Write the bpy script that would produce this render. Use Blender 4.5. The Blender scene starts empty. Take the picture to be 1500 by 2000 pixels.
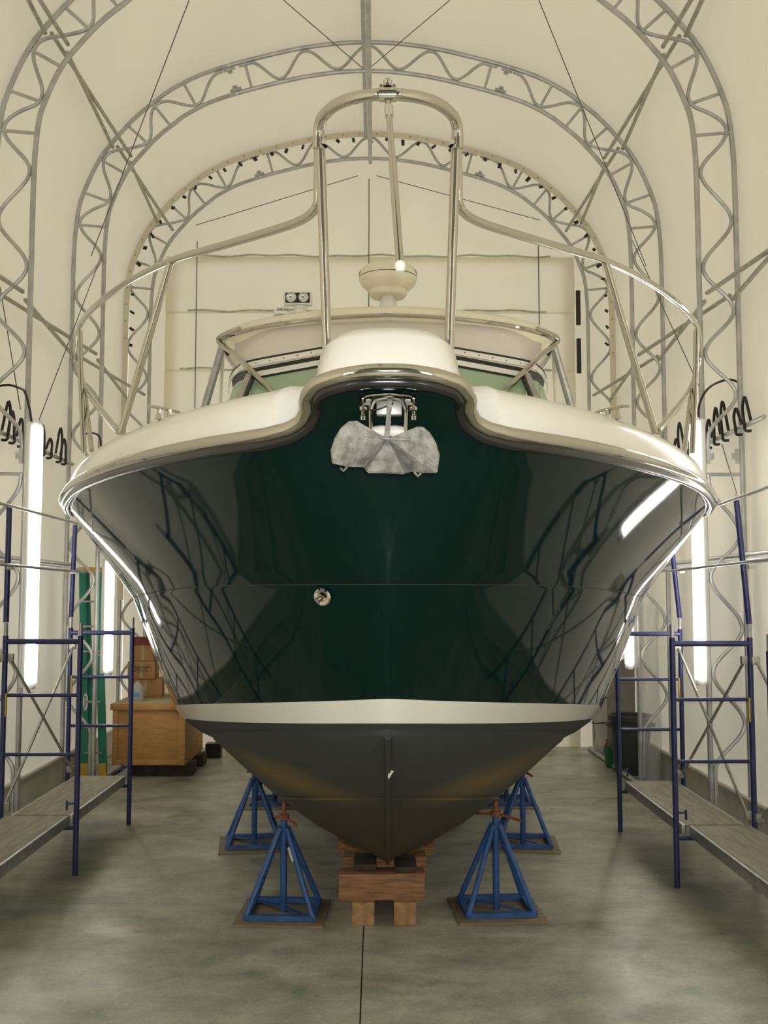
import bpy, bmesh, math, random
from mathutils import Vector, Matrix
from mathutils.bvhtree import BVHTree
random.seed(7)
PI = math.pi
scn = bpy.context.scene
COL = scn.collection

# ------------------------------------------------------------------ camera, sky, exposure
EYE = 2.2                                   # camera height
FPX = 2000.0                                # focal length in pixels of the 1500 x 2000 frame
PITCH = math.atan(155 / 2000.0)
YAW = 15 / 2000.0
cam_d = bpy.data.cameras.new('camera')
cam_d.sensor_fit = 'HORIZONTAL'
cam_d.sensor_width = 36.0
cam_d.lens = 36.0 * FPX / 1500.0
cam_d.clip_start = 0.05
cam = bpy.data.objects.new('camera', cam_d)
COL.objects.link(cam)
cam.location = (0, 0, EYE)
cam.rotation_euler = (PI / 2 + PITCH, 0, -YAW)
scn.camera = cam

world = bpy.data.worlds.new('sky')
scn.world = world
world.use_nodes = True
wb = world.node_tree.nodes['Background']
wb.inputs[0].default_value = (0.95, 0.97, 1.0, 1)
wb.inputs[1].default_value = 1.2           # overcast daylight, glowing through the fabric

TUBE_POWER = 15.0                           # radiance of the fluorescent tubes

fl = bpy.data.lights.new('camera_flash', 'POINT')   # the photographer's flash
fl.energy = 260.0
fl.shadow_soft_size = 0.03
fl.color = (1.0, 0.985, 0.96)
flo = bpy.data.objects.new('camera_flash', fl)
COL.objects.link(flo)
flo.location = (0.04, 0.02, EYE + 0.09)

vs = scn.view_settings
vs.view_transform = 'Standard'
vs.look = 'None'
vs.gamma = 1.0
vs.use_curve_mapping = False
vs.exposure = 0.33


def at(x, y, Y, yaw=YAW):
    """point of the hall seen at pixel (x, y) that lies at depth Y"""
    u = (x - 750) / FPX
    v = (1000 - y) / FPX
    a = math.cos(PITCH) - v * math.sin(PITCH)
    c = math.sin(PITCH) + v * math.cos(PITCH)
    X = u * math.cos(yaw) + a * math.sin(yaw)
    d = -u * math.sin(yaw) + a * math.cos(yaw)
    k = Y / d
    return Vector((X * k, Y, EYE + c * k))


def atb(hx, y, Y):
    """the same in the boat's own frame: hx pixels to starboard of its centre line"""
    return at(758 + hx, y, Y, -8 / 2000.0)


# ------------------------------------------------------------------ materials
def new_mat(name):
    m = bpy.data.materials.new(name)
    m.use_nodes = True
    nt = m.node_tree
    return m, nt, nt.nodes['Principled BSDF']


def mat(name, col, rough=0.5, metal=0.0, noise=0.0, scale=8.0, bump=0.0, bscale=60.0, coat=0.0,
        spec=0.5, col2=None, detail=5.0, stretch=None):
    m, nt, b = new_mat(name)
    b.inputs['Base Color'].default_value = (*col, 1)
    b.inputs['Roughness'].default_value = rough
    b.inputs['Metallic'].default_value = metal
    b.inputs['Coat Weight'].default_value = coat
    b.inputs['Coat Roughness'].default_value = 0.03
    b.inputs['Specular IOR Level'].default_value = spec
    tc = nt.nodes.new('ShaderNodeTexCoord')
    src = tc.outputs['Object']
    if stretch:
        mp = nt.nodes.new('ShaderNodeMapping')
        mp.inputs['Scale'].default_value = stretch
        nt.links.new(src, mp.inputs[0])
        src = mp.outputs[0]
    if noise or col2:
        n = nt.nodes.new('ShaderNodeTexNoise')
        n.inputs['Scale'].default_value = scale
        n.inputs['Detail'].default_value = detail
        nt.links.new(src, n.inputs['Vector'])
        r = nt.nodes.new('ShaderNodeValToRGB')
        r.color_ramp.elements[0].position = 0.34
        r.color_ramp.elements[1].position = 0.66
        c2 = col2 or tuple(min(1, c * (1 + noise)) for c in col)
        c1 = col if col2 else tuple(c * (1 - noise) for c in col)
        r.color_ramp.elements[0].color = (*c1, 1)
        r.color_ramp.elements[1].color = (*c2, 1)
        nt.links.new(n.outputs[0], r.inputs[0])
        nt.links.new(r.outputs[0], b.inputs['Base Color'])
    if bump:
        n2 = nt.nodes.new('ShaderNodeTexNoise')
        n2.inputs['Scale'].default_value = bscale
        n2.inputs['Detail'].default_value = 4
        nt.links.new(src, n2.inputs['Vector'])
        bp = nt.nodes.new('ShaderNodeBump')
        bp.inputs['Strength'].default_value = bump
        bp.inputs['Distance'].default_value = 0.01
        nt.links.new(n2.outputs[0], bp.inputs['Height'])
        nt.links.new(bp.outputs[0], b.inputs['Normal'])
    return m


def fabric_mat(name, col, trans, tcol):
    m, nt, b = new_mat(name)
    out = nt.nodes['Material Output']
    b.inputs['Base Color'].default_value = (*col, 1)
    b.inputs['Roughness'].default_value = 0.55
    b.inputs['Specular IOR Level'].default_value = 0.25
    tc = nt.nodes.new('ShaderNodeTexCoord')
    n = nt.nodes.new('ShaderNodeTexNoise')
    n.inputs['Scale'].default_value = 0.9
    n.inputs['Detail'].default_value = 6
    nt.links.new(tc.outputs['Object'], n.inputs['Vector'])
    r = nt.nodes.new('ShaderNodeValToRGB')
    r.color_ramp.elements[0].color = (*[c * 0.95 for c in col], 1)
    r.color_ramp.elements[1].color = (*[min(1, c * 1.03) for c in col], 1)
    r.color_ramp.elements[0].position = 0.3
    r.color_ramp.elements[1].position = 0.7
    nt.links.new(n.outputs[0], r.inputs[0])
    nt.links.new(r.outputs[0], b.inputs['Base Color'])
    n2 = nt.nodes.new('ShaderNodeTexNoise')
    n2.inputs['Scale'].default_value = 2.2
    n2.inputs['Detail'].default_value = 3
    nt.links.new(tc.outputs['Object'], n2.inputs['Vector'])
    bp = nt.nodes.new('ShaderNodeBump')
    bp.inputs['Strength'].default_value = 0.35
    bp.inputs['Distance'].default_value = 0.05
    nt.links.new(n2.outputs[0], bp.inputs['Height'])
    nt.links.new(bp.outputs[0], b.inputs['Normal'])
    tr = nt.nodes.new('ShaderNodeBsdfTranslucent')
    tr.inputs[0].default_value = (*tcol, 1)
    mx = nt.nodes.new('ShaderNodeMixShader')
    mx.inputs[0].default_value = trans
    nt.links.new(b.outputs[0], mx.inputs[1])
    nt.links.new(tr.outputs[0], mx.inputs[2])
    nt.links.new(mx.outputs[0], out.inputs[0])
    return m


def glow_mat(name, col, strength):
    m, nt, b = new_mat(name)
    b.inputs['Base Color'].default_value = (0.9, 0.9, 0.9, 1)
    b.inputs['Emission Color'].default_value = (*col, 1)
    b.inputs['Emission Strength'].default_value = strength
    return m


def clear_mat(name, tint, diff, gloss=0.08, dcol=None):
    m, nt, b = new_mat(name)
    out = nt.nodes['Material Output']
    b.inputs['Base Color'].default_value = (*(dcol or tint), 1)
    b.inputs['Roughness'].default_value = 0.08
    t = nt.nodes.new('ShaderNodeBsdfTransparent')
    t.inputs[0].default_value = (*tint, 1)
    mx = nt.nodes.new('ShaderNodeMixShader')
    mx.inputs[0].default_value = diff
    nt.links.new(t.outputs[0], mx.inputs[1])
    nt.links.new(b.outputs[0], mx.inputs[2])
    nt.links.new(mx.outputs[0], out.inputs[0])
    return m


def concrete_mat():
    m, nt, b = new_mat('concrete')
    tc = nt.nodes.new('ShaderNodeTexCoord')
    ge = nt.nodes.new('ShaderNodeNewGeometry')

    def noise(scale, detail, rough=0.55, vec=None):
        n = nt.nodes.new('ShaderNodeTexNoise')
        n.inputs['Scale'].default_value = scale
        n.inputs['Detail'].default_value = detail
        n.inputs['Roughness'].default_value = rough
        nt.links.new(vec or ge.outputs['Position'], n.inputs['Vector'])
        return n

    def ramp(n, p0, p1, c0, c1):
        r = nt.nodes.new('ShaderNodeValToRGB')
        r.color_ramp.elements[0].position = p0
        r.color_ramp.elements[1].position = p1
        r.color_ramp.elements[0].color = (*c0, 1)
        r.color_ramp.elements[1].color = (*c1, 1)
        nt.links.new(n.outputs[0], r.inputs[0])
        return r

    def mul(a, c, fac=1.0, mode='MULTIPLY'):
        x = nt.nodes.new('ShaderNodeMix')
        x.data_type = 'RGBA'
        x.blend_type = mode
        x.inputs[0].default_value = fac
        nt.links.new(a, x.inputs[6])
        nt.links.new(c, x.inputs[7])
        return x
    mp = nt.nodes.new('ShaderNodeMapping')
    mp.inputs['Scale'].default_value = (1.0, 1.5, 1)
    nt.links.new(ge.outputs['Position'], mp.inputs[0])
    base = ramp(noise(1.1, 8, 0.62), 0.32, 0.7, (0.34, 0.355, 0.285), (0.58, 0.57, 0.465))
    trowel = ramp(noise(2.6, 9, 0.7, mp.outputs[0]), 0.34, 0.68, (0.66, 0.66, 0.65), (1.18, 1.18, 1.15))
    stain = ramp(noise(0.8, 5, 0.7), 0.52, 0.66, (1, 1, 1), (0.52, 0.48, 0.42))
    green = ramp(noise(1.6, 4, 0.6), 0.60, 0.74, (1, 1, 1), (0.55, 1.05, 0.78))
    a = mul(base.outputs[0], trowel.outputs[0])
    a = mul(a.outputs[2], stain.outputs[0], 0.75)
    a = mul(a.outputs[2], green.outputs[0], 0.55)
    speck = ramp(noise(42, 4, 0.7), 0.36, 0.62, (0.86, 0.86, 0.86), (1.08, 1.08, 1.08))
    a = mul(a.outputs[2], speck.outputs[0])
    nt.links.new(a.outputs[2], b.inputs['Base Color'])
    rr = ramp(noise(2.4, 6, 0.6), 0.3, 0.7, (0.26,) * 3, (0.5,) * 3)
    nt.links.new(rr.outputs[0], b.inputs['Roughness'])
    bp = nt.nodes.new('ShaderNodeBump')
    bp.inputs['Strength'].default_value = 0.18
    bp.inputs['Distance'].default_value = 0.006
    nt.links.new(noise(9, 6, 0.6, mp.outputs[0]).outputs[0], bp.inputs['Height'])
    nt.links.new(bp.outputs[0], b.inputs['Normal'])
    return m


def bottom_mat():
    """bluish grey paint worn to brown lower down, with bare ochre patches"""
    m, nt, b = new_mat('antifouling')
    b.inputs['Roughness'].default_value = 0.6
    b.inputs['Specular IOR Level'].default_value = 0.3
    tc = nt.nodes.new('ShaderNodeTexCoord')
    sx = nt.nodes.new('ShaderNodeSeparateXYZ')
    nt.links.new(tc.outputs['Object'], sx.inputs[0])
    n1 = nt.nodes.new('ShaderNodeTexNoise')
    n1.inputs['Scale'].default_value = 1.3
    n1.inputs['Detail'].default_value = 6
    nt.links.new(tc.outputs['Object'], n1.inputs['Vector'])
    ma = nt.nodes.new('ShaderNodeMath')
    ma.operation = 'MULTIPLY_ADD'
    ma.inputs[1].default_value = 0.45
    nt.links.new(n1.outputs[0], ma.inputs[0])
    nt.links.new(sx.outputs[2], ma.inputs[2])
    r = nt.nodes.new('ShaderNodeValToRGB')
    e = r.color_ramp.elements
    e[0].position, e[0].color = 0.62, (0.060, 0.050, 0.033, 1)
    e[1].position, e[1].color = 1.0, (0.040, 0.044, 0.047, 1)
    mr = nt.nodes.new('ShaderNodeMapRange')
    mr.inputs[1].default_value = 0.2
    mr.inputs[2].default_value = 1.62
    nt.links.new(ma.outputs[0], mr.inputs[0])
    nt.links.new(mr.outputs[0], r.inputs[0])

    def math_(op, a, b_=None):
        n = nt.nodes.new('ShaderNodeMath')
        n.operation = op
        for k, v in ((0, a), (1, b_)):
            if v is None:
                continue
            if isinstance(v, (int, float)):
                n.inputs[k].default_value = v
            else:
                nt.links.new(v, n.inputs[k])
        return n.outputs[0]
    dx = math_('DIVIDE', math_('SUBTRACT', math_('ABSOLUTE', sx.outputs[0]), 0.52), 0.36)
    dz_ = math_('DIVIDE', math_('SUBTRACT', math_('SUBTRACT', sx.outputs[2], 1.10), math_('MULTIPLY', math_('ABSOLUTE', sx.outputs[0]), 0.18)), 0.12)
    dd = math_('SQRT', math_('ADD', math_('MULTIPLY', dx, dx), math_('MULTIPLY', dz_, dz_)))
    n2 = nt.nodes.new('ShaderNodeTexNoise')
    n2.inputs['Scale'].default_value = 3.0
    n2.inputs['Detail'].default_value = 6
    nt.links.new(tc.outputs['Object'], n2.inputs['Vector'])
    r2 = nt.nodes.new('ShaderNodeMapRange')
    r2.inputs[1].default_value = 1.75
    r2.inputs[2].default_value = 0.75
    nt.links.new(math_('ADD', dd, math_('MULTIPLY', n2.outputs[0], 0.9)), r2.inputs[0])
    mx = nt.nodes.new('ShaderNodeMix')
    mx.data_type = 'RGBA'
    nt.links.new(r2.outputs[0], mx.inputs[0])
    nt.links.new(r.outputs[0], mx.inputs[6])
    mx.inputs[7].default_value = (0.155, 0.112, 0.046, 1)
    nt.links.new(mx.outputs[2], b.inputs['Base Color'])
    return m


M = {}
M['fabric'] = fabric_mat('cover_fabric', (0.83, 0.778, 0.625), 0.20, (0.88, 0.805, 0.63))
M['fabric_back'] = fabric_mat('end_fabric', (0.84, 0.795, 0.645), 0.20, (0.9, 0.83, 0.65))
M['concrete'] = concrete_mat()
M['front_dark'] = mat('dark_front_end', (0.16, 0.16, 0.15), 0.6)  # invented dark tone for the unseen front end, darkens the hull's reflection
M['dirt'] = mat('joint_dirt', (0.03, 0.03, 0.025), 0.9)
M['galv'] = mat('galvanized', (0.47, 0.47, 0.455), 0.38, 0.45, noise=0.14, scale=6, bump=0.05)
M['chrome'] = mat('polished_steel', (0.52, 0.495, 0.435), 0.06, 1.0)
M['steel'] = mat('stainless', (0.66, 0.65, 0.62), 0.16, 1.0)
M['green'] = mat('green_gelcoat', (0.0007, 0.0135, 0.0115), 0.045, spec=0.16)
M['stripe'] = mat('stripe_white', (0.80, 0.79, 0.73), 0.25, coat=0.4)
M['bottom'] = bottom_mat()
M['white'] = mat('white_gelcoat', (0.86, 0.845, 0.80), 0.22, coat=0.6)
M['cream'] = mat('cream_gelcoat', (0.84, 0.79, 0.64), 0.3, coat=0.3)
M['yellow_tape'] = mat('cream_lining', (0.92, 0.86, 0.62), 0.5)
M['rubber'] = mat('black_rubber', (0.018, 0.016, 0.018), 0.4)
M['rail_base'] = mat('dark_rail_insert', (0.012, 0.010, 0.011), 0.25, coat=0.25)
M['black'] = mat('black_plastic', (0.012, 0.012, 0.012), 0.45)
M['zinc'] = mat('galvanized_cast', (0.29, 0.29, 0.275), 0.55, 0.3, noise=0.34, scale=34, bump=0.35, bscale=90)
M['blue'] = mat('blue_enamel', (0.024, 0.032, 0.115), 0.38, noise=0.25, scale=14)
M['blue_stand'] = mat('blue_stand_paint', (0.028, 0.095, 0.27), 0.45, noise=0.22, scale=16)
M['orange'] = mat('rusty_screw', (0.26, 0.075, 0.03), 0.6, noise=0.3, scale=40)
M['ply'] = mat('plywood', (0.22, 0.175, 0.105), 0.7, noise=0.2, scale=5, stretch=(1, 6, 1), bump=0.1)
M['crate'] = mat('crate_plywood', (0.52, 0.27, 0.075), 0.55, noise=0.14, scale=5, stretch=(1, 1, 5), bump=0.06)
M['crate_top'] = mat('dusty_plywood', (0.42, 0.34, 0.19), 0.7, noise=0.16, scale=6)
M['timber'] = mat('timber', (0.27, 0.135, 0.062), 0.75, noise=0.32, scale=7, stretch=(1, 8, 8), bump=0.2)
M['timber_end'] = mat('timber_pale', (0.34, 0.20, 0.085), 0.75, noise=0.25, scale=16, bump=0.2)
M['timber_dark'] = mat('timber_dark', (0.05, 0.036, 0.024), 0.8, noise=0.3, scale=10, bump=0.2)
M['board'] = mat('walkboard_ply', (0.33, 0.30, 0.215), 0.7, noise=0.2, scale=4, stretch=(6, 1, 1), bump=0.08)
M['alu'] = mat('aluminium', (0.42, 0.41, 0.385), 0.42, 0.6, noise=0.15, scale=12)
M['brace'] = mat('brace_steel', (0.42, 0.405, 0.34), 0.45, 0.4, noise=0.2, scale=12)
M['card'] = mat('cardboard', (0.40, 0.215, 0.085), 0.8, noise=0.1, scale=10)
M['card_red'] = mat('red_cardboard', (0.16, 0.035, 0.022), 0.8)
M['ink'] = mat('dark_ink', (0.05, 0.03, 0.02), 0.8)
M['ladder'] = mat('green_fibreglass', (0.015, 0.20, 0.125), 0.4)
M['yellow'] = mat('yellow_plastic', (0.55, 0.36, 0.03), 0.5)
M['red'] = mat('red_print', (0.55, 0.06, 0.03), 0.5)
M['label'] = mat('white_label', (0.78, 0.78, 0.74), 0.5)
M['bin'] = mat('grey_bin', (0.045, 0.048, 0.048), 0.55)
M['bucket'] = mat('green_bucket', (0.02, 0.16, 0.075), 0.45)
M['jug'] = clear_mat('milky_plastic', (0.9, 0.92, 0.95), 0.55, dcol=(0.75, 0.77, 0.78))
M['film'] = clear_mat('clear_film', (0.93, 0.93, 0.91), 0.3, dcol=(0.8, 0.8, 0.77))
M['bag'] = mat('white_tarp', (0.66, 0.62, 0.53), 0.45, noise=0.1, scale=5, bump=0.4, bscale=9)
M['glass'] = clear_mat('green_glass', (0.64, 0.77, 0.63), 0.45, dcol=(0.56, 0.70, 0.56))
M['vinyl'] = clear_mat('vinyl_sheet', (0.88, 0.84, 0.80), 0.78, dcol=(0.90, 0.86, 0.80))
M['lens'] = mat('lamp_reflector', (0.6, 0.65, 0.7), 0.12, 0.9)
M['house'] = mat('white_enamel', (0.80, 0.80, 0.76), 0.4)
M['tube'] = glow_mat('tube_glow', (1.0, 0.965, 0.92), TUBE_POWER)
M['cable'] = mat('wire_rope', (0.16, 0.16, 0.15), 0.5, 0.5)
M['kick'] = mat('kickboard', (0.68, 0.65, 0.56), 0.6, noise=0.12, scale=4)
M['grey_board'] = mat('grey_panel', (0.20, 0.185, 0.15), 0.7, noise=0.2, scale=5)
M['film_wrap'] = clear_mat('wrap_film', (0.95, 0.95, 0.95), 0.3, dcol=(0.85, 0.85, 0.85))
M['seam'] = mat('seam_tape', (0.50, 0.51, 0.40), 0.7, noise=0.2, scale=9)
M['primer'] = mat('bare_patch', (0.62, 0.60, 0.52), 0.6)


# ------------------------------------------------------------------ mesh helpers
def cat_rom(pts, n=6):
    """Catmull-Rom through the points"""
    P = [Vector(p) for p in pts]
    if len(P) < 3:
        return P
    out = []
    for i in range(len(P) - 1):
        p0 = P[i - 1] if i else P[0] * 2 - P[1]
        p1, p2 = P[i], P[i + 1]
        p3 = P[i + 2] if i + 2 < len(P) else P[-1] * 2 - P[-2]
        for k in range(n):
            t = k / n
            out.append(0.5 * ((2 * p1) + (p2 - p0) * t + (2 * p0 - 5 * p1 + 4 * p2 - p3) * t * t +
                              (3 * p1 - p0 - 3 * p2 + p3) * t ** 3))
    out.append(P[-1])
    return out


def box(bm, x0, x1, y0, y1, z0, z1, bev=0.0):
    vs_ = [bm.verts.new((x, y, z)) for z in (z0, z1) for y in (y0, y1) for x in (x0, x1)]
    fs = []
    for q in ((0, 2, 3, 1), (4, 5, 7, 6), (0, 1, 5, 4), (2, 6, 7, 3), (0, 4, 6, 2), (1, 3, 7, 5)):
        fs.append(bm.faces.new([vs_[i] for i in q]))
    if bev:
        es = list({e for f in fs for e in f.edges})
        bmesh.ops.bevel(bm, geom=es, offset=bev, segments=2, affect='EDGES', profile=0.5)
    return bm


def obox(bm, c, ax, ay, az, bev=0.0):
    """oriented box: centre and three half axis vectors"""
    c, ax, ay, az = Vector(c), Vector(ax), Vector(ay), Vector(az)
    b2 = bmesh.new()
    box(b2, -1, 1, -1, 1, -1, 1)
    for v in b2.verts:
        v.co = c + ax * v.co.x + ay * v.co.y + az * v.co.z
    if bev:
        bmesh.ops.bevel(b2, geom=list(b2.edges), offset=bev, segments=2, affect='EDGES', profile=0.5)
    bmesh.ops.recalc_face_normals(b2, faces=b2.faces)
    join(bm, b2)
    return bm


def join(bm, other):
    me = bpy.data.meshes.new('tmp')
    other.to_mesh(me)
    other.free()
    bm.from_mesh(me)
    bpy.data.meshes.remove(me)


def bar(bm, a, b, w, h, up=(0, 0, 1)):
    a, b = Vector(a), Vector(b)
    t = (b - a).normalized()
    s = t.cross(Vector(up))
    if s.length < 1e-4:
        s = t.cross(Vector((1, 0, 0)))
    s.normalize()
    u = s.cross(t)
    obox(bm, (a + b) / 2, (b - a) / 2, s * w / 2, u * h / 2)
    return bm


def tube(bm, pts, r, n=10, cap=True, closed=False, rad=None):
    P = [Vector(p) for p in pts]
    k = len(P)
    T = []
    for i in range(k):
        a = P[(i - 1) % k] if (i or closed) else P[0]
        b = P[(i + 1) % k] if (i < k - 1 or closed) else P[-1]
        d = b - a
        T.append(d.normalized() if d.length > 1e-9 else Vector((0, 0, 1)))
    nrm = T[0].orthogonal().normalized()
    rings = []
    for i in range(k):
        if i:
            ax = T[i - 1].cross(T[i])
            if ax.length > 1e-7:
                nrm = Matrix.Rotation(T[i - 1].angle(T[i]), 3, ax.normalized()) @ nrm
        nrm = (nrm - T[i] * nrm.dot(T[i])).normalized()
        bn = T[i].cross(nrm)
        rr = rad[i] if rad else r
        rings.append([bm.verts.new(P[i] + (nrm * math.cos(2 * PI * j / n) + bn * math.sin(2 * PI * j / n)) * rr)
                      for j in range(n)])
    for i in range(k if closed else k - 1):
        A, B = rings[i], rings[(i + 1) % k]
        for j in range(n):
            bm.faces.new((A[j], A[(j + 1) % n], B[(j + 1) % n], B[j]))
    if cap and not closed:
        bm.faces.new(rings[0][::-1])
        bm.faces.new(rings[-1])
    return bm


def lathe(bm, prof, c=(0, 0, 0), n=28, axis=None):
    """revolve (radius, height) about z through c; axis: optional direction"""
    c = Vector(c)
    R = Matrix.Identity(3)
    if axis is not None:
        R = Vector((0, 0, 1)).rotation_difference(Vector(axis).normalized()).to_matrix()
    rings = []
    for r, z in prof:
        if r < 1e-6:
            rings.append([bm.verts.new(c + R @ Vector((0, 0, z)))])
        else:
            rings.append([bm.verts.new(c + R @ Vector((r * math.cos(2 * PI * j / n), r * math.sin(2 * PI * j / n), z)))
                          for j in range(n)])
    for A, B in zip(rings, rings[1:]):
        if len(A) == 1 and len(B) == 1:
            continue
        for j in range(n):
            if len(A) == 1:
                bm.faces.new((A[0], B[(j + 1) % n], B[j]))
            elif len(B) == 1:
                bm.faces.new((A[j], A[(j + 1) % n], B[0]))
            else:
                bm.faces.new((A[j], A[(j + 1) % n], B[(j + 1) % n], B[j]))
    bmesh.ops.recalc_face_normals(bm, faces=bm.faces)
    return bm


def grid(bm, rows, closed=False):
    """quads between rows of points"""
    V = [[bm.verts.new(p) for p in r] for r in rows]
    for a, b in zip(V, V[1:]):
        m = len(a)
        for j in range(m if closed else m - 1):
            q = (a[j], a[(j + 1) % m], b[(j + 1) % m], b[j])
            try:
                bm.faces.new(q)
            except ValueError:
                pass
    return V


def strip_solid(bm, rows, th, d=(0, 1, 0)):
    """a sheet given as rows of points, thickened along d"""
    d = Vector(d).normalized() * th
    A = [[Vector(p) for p in r] for r in rows]
    V0 = grid(bm, A)
    V1 = grid(bm, [[p + d for p in r] for r in A])
    n, m = len(V0), len(V0[0])
    for j in range(m - 1):
        for i in (0, n - 1):
            bm.faces.new((V0[i][j], V0[i][j + 1], V1[i][j + 1], V1[i][j]))
    for i in range(n - 1):
        for j in (0, m - 1):
            bm.faces.new((V0[i][j], V0[i + 1][j], V1[i + 1][j], V1[i][j]))
    bmesh.ops.recalc_face_normals(bm, faces=bm.faces)
    return bm


def B():
    return bmesh.new()


def tb(pts, r, n=10, **k):
    return tube(B(), pts, r, n, **k)


def link(name, bm, m, parent=None, org=(0, 0, 0), smooth=True, angle=35):
    if isinstance(bm, bpy.types.Mesh):
        me = bm
    else:
        o_ = Vector(org)
        for v in bm.verts:
            v.co -= o_
        me = bpy.data.meshes.new(name)
        bm.to_mesh(me)
        bm.free()
        for p in me.polygons:
            p.use_smooth = smooth
        if smooth:
            me.set_sharp_from_angle(angle=math.radians(angle))
        me.materials.append(m)
    o = bpy.data.objects.new(name, me)
    COL.objects.link(o)
    if parent:
        o.parent = parent
    return o


class Thing:
    def __init__(self, name, label, cat, loc, group=None, rot=0.0):
        o = bpy.data.objects.new(name, None)
        o.empty_display_size = 0.2
        COL.objects.link(o)
        o.location = loc
        o.rotation_euler = (0, 0, rot)
        o['label'] = label
        o['category'] = cat
        if group:
            o['group'] = group
        self.o = o
        self.org = Vector(loc)

    def part(self, name, bm, m, parent=None, label=None, **k):
        c = link(name, bm, m, parent or self.o, self.org, **k)
        if label:
            c['label'] = label
        return c


def solo(name, bm, m, label, cat, loc, group=None, **k):
    o = link(name, bm, m, None, loc, **k)
    o.location = loc
    o['label'] = label
    o['category'] = cat
    if group:
        o['group'] = group
    return o


def struct(name, bm, m, parent=None, **k):
    o = link(name, bm, m, parent, **k)
    if parent is None:
        o['kind'] = 'structure'
    return o


def dup(root, loc, label=None, rot=None):
    r = root.copy()
    COL.objects.link(r)
    r.location = loc
    if rot is not None:
        r.rotation_euler = (0, 0, rot)
    if label:
        r['label'] = label
    for ch in root.children:
        c = ch.copy()
        COL.objects.link(c)
        c.parent = r
        for g in ch.children:
            d = g.copy()
            COL.objects.link(d)
            d.parent = c
    return r


def text_bm(body, size, extrude=0.002):
    """lettering lying in the xz plane, facing -y, centred"""
    cu = bpy.data.curves.new('lettering', 'FONT')
    cu.body = body
    cu.size = size
    cu.extrude = extrude
    cu.align_x = 'CENTER'
    cu.align_y = 'CENTER'
    o = bpy.data.objects.new('lettering', cu)
    COL.objects.link(o)
    dg = bpy.context.evaluated_depsgraph_get()
    me = bpy.data.meshes.new_from_object(o.evaluated_get(dg))
    bm = bmesh.new()
    bm.from_mesh(me)
    bpy.data.objects.remove(o)
    bpy.data.curves.remove(cu)
    bpy.data.meshes.remove(me)
    for v in bm.verts:
        v.co = Vector((v.co.x, -v.co.z, v.co.y))
    return bm


def shift(bm, d):
    d = Vector(d)
    for v in bm.verts:
        v.co += d
    return bm


# ------------------------------------------------------------------ the hall: cross section
XC = -0.10                                   # centre line of the hall
OUT = [(0.0, 8.815), (0.36, 8.80), (0.82, 8.735), (1.31, 8.62), (1.67, 8.52), (1.99, 8.41), (2.20, 8.31), (2.42, 8.18),
       (2.56, 8.065), (2.73, 7.925), (2.89, 7.76), (3.00, 7.63), (3.14, 7.455), (3.26, 7.25), (3.38, 6.96), (3.44, 6.76),
       (3.475, 6.47), (3.49, 6.04), (3.49, 4.93), (3.49, 3.72), (3.49, 2.5), (3.49, 1.2), (3.49, 0.0)]
_c = cat_rom([(-OUT[1][0], 0, OUT[1][1])] + [(x, 0, z) for x, z in OUT], 8)[8:]
_s = [0.0]
for a_, b_ in zip(_c, _c[1:]):
    _s.append(_s[-1] + (b_ - a_).length)
STOT = _s[-1]
DEPTH = 0.36                                 # chord to chord


def prof(s, off=0.0):
    """point of the section at arc length s from the ridge (negative: left), off metres inside the outer chord"""
    sg = 1 if s >= 0 else -1
    s = min(abs(s), STOT - 1e-4)
    lo, hi = 0, len(_s) - 1
    while hi - lo > 1:
        m = (lo + hi) // 2
        if _s[m] <= s:
            lo = m
        else:
            hi = m

    def tan(i):
        a = _c[max(i - 2, 0)]
        b = _c[min(i + 2, len(_c) - 1)]
        t = b - a
        if i < 2:
            t = Vector((1, 0, -0.02 * i))
        return t.normalized()
    f = (s - _s[lo]) / max(_s[hi] - _s[lo], 1e-9)
    p = _c[lo].lerp(_c[hi], f)
    t = tan(lo).lerp(tan(hi), f).normalized()
    n = Vector((t.z, 0, -t.x))               # inward
    q = p + n * off
    return Vector((sg * q.x + XC, 0, q.z))


def srange(a, b, step):
    k = max(2, int(abs(b - a) / step) + 1)
    return [a + (b - a) * i / (k - 1) for i in range(k)]


Y0, Y1 = -3.2, 14.75
TRUSS_Y = [4.4, 6.9, 9.4, 11.9, 14.4]


def cover(sa, sb):
    ss = srange(sa, sb, 0.22)
    ys = srange(Y0, Y1, 0.30)
    rows = []
    for y in ys:
        ph = ((y - 4.4) / 2.5) % 1.0
        sag = 0.05 * math.sin(PI * ph) ** 2
        rows.append([prof(s, -0.045 + sag) + Vector((0, y, 0)) for s in ss])
    bm = B()
    grid(bm, rows)
    return bm


SW = 4.6
struct('wall_left', cover(-STOT, -SW), M['fabric'])
struct('wall_right', cover(SW, STOT), M['fabric'])
struct('ceiling', cover(-SW, SW), M['fabric'])


def gable(y, m, name, hole=None):
    bm = B()
    ss = srange(-STOT, STOT, 0.25)
    top = [prof(s, -0.045) + Vector((0, y, 0)) for s in ss]
    low = [Vector((p.x, y, 0.0)) for p in top]
    rows = [[b.lerp(t, k / 6) for b, t in zip(low, top)] for k in range(7)]
    if hole:
        (hx0, hx1, hz) = hole                  # door opening: side strips and the sheet above
        up = [Vector((p.x, y, max(p.z, hz))) for p in top if p.z > hz - 0.5]
        grid(bm, [[Vector((p.x, y, hz + (p.z - hz) * k / 4)) for p in up] for k in range(5)])
        grid(bm, [[(XC - 3.52, y, z), (hx0, y, z)] for z in (0, hz / 2, hz)])
        grid(bm, [[(hx1, y, z), (XC + 3.52, y, z)] for z in (0, hz / 2, hz)])
    else:
        grid(bm, rows)
    return struct(name, bm, m)


wall_back = gable(Y1, M['fabric_back'], 'wall_back', (-2.92, 2.74, 7.0))
gable(Y0, M['front_dark'], 'wall_front')

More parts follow.
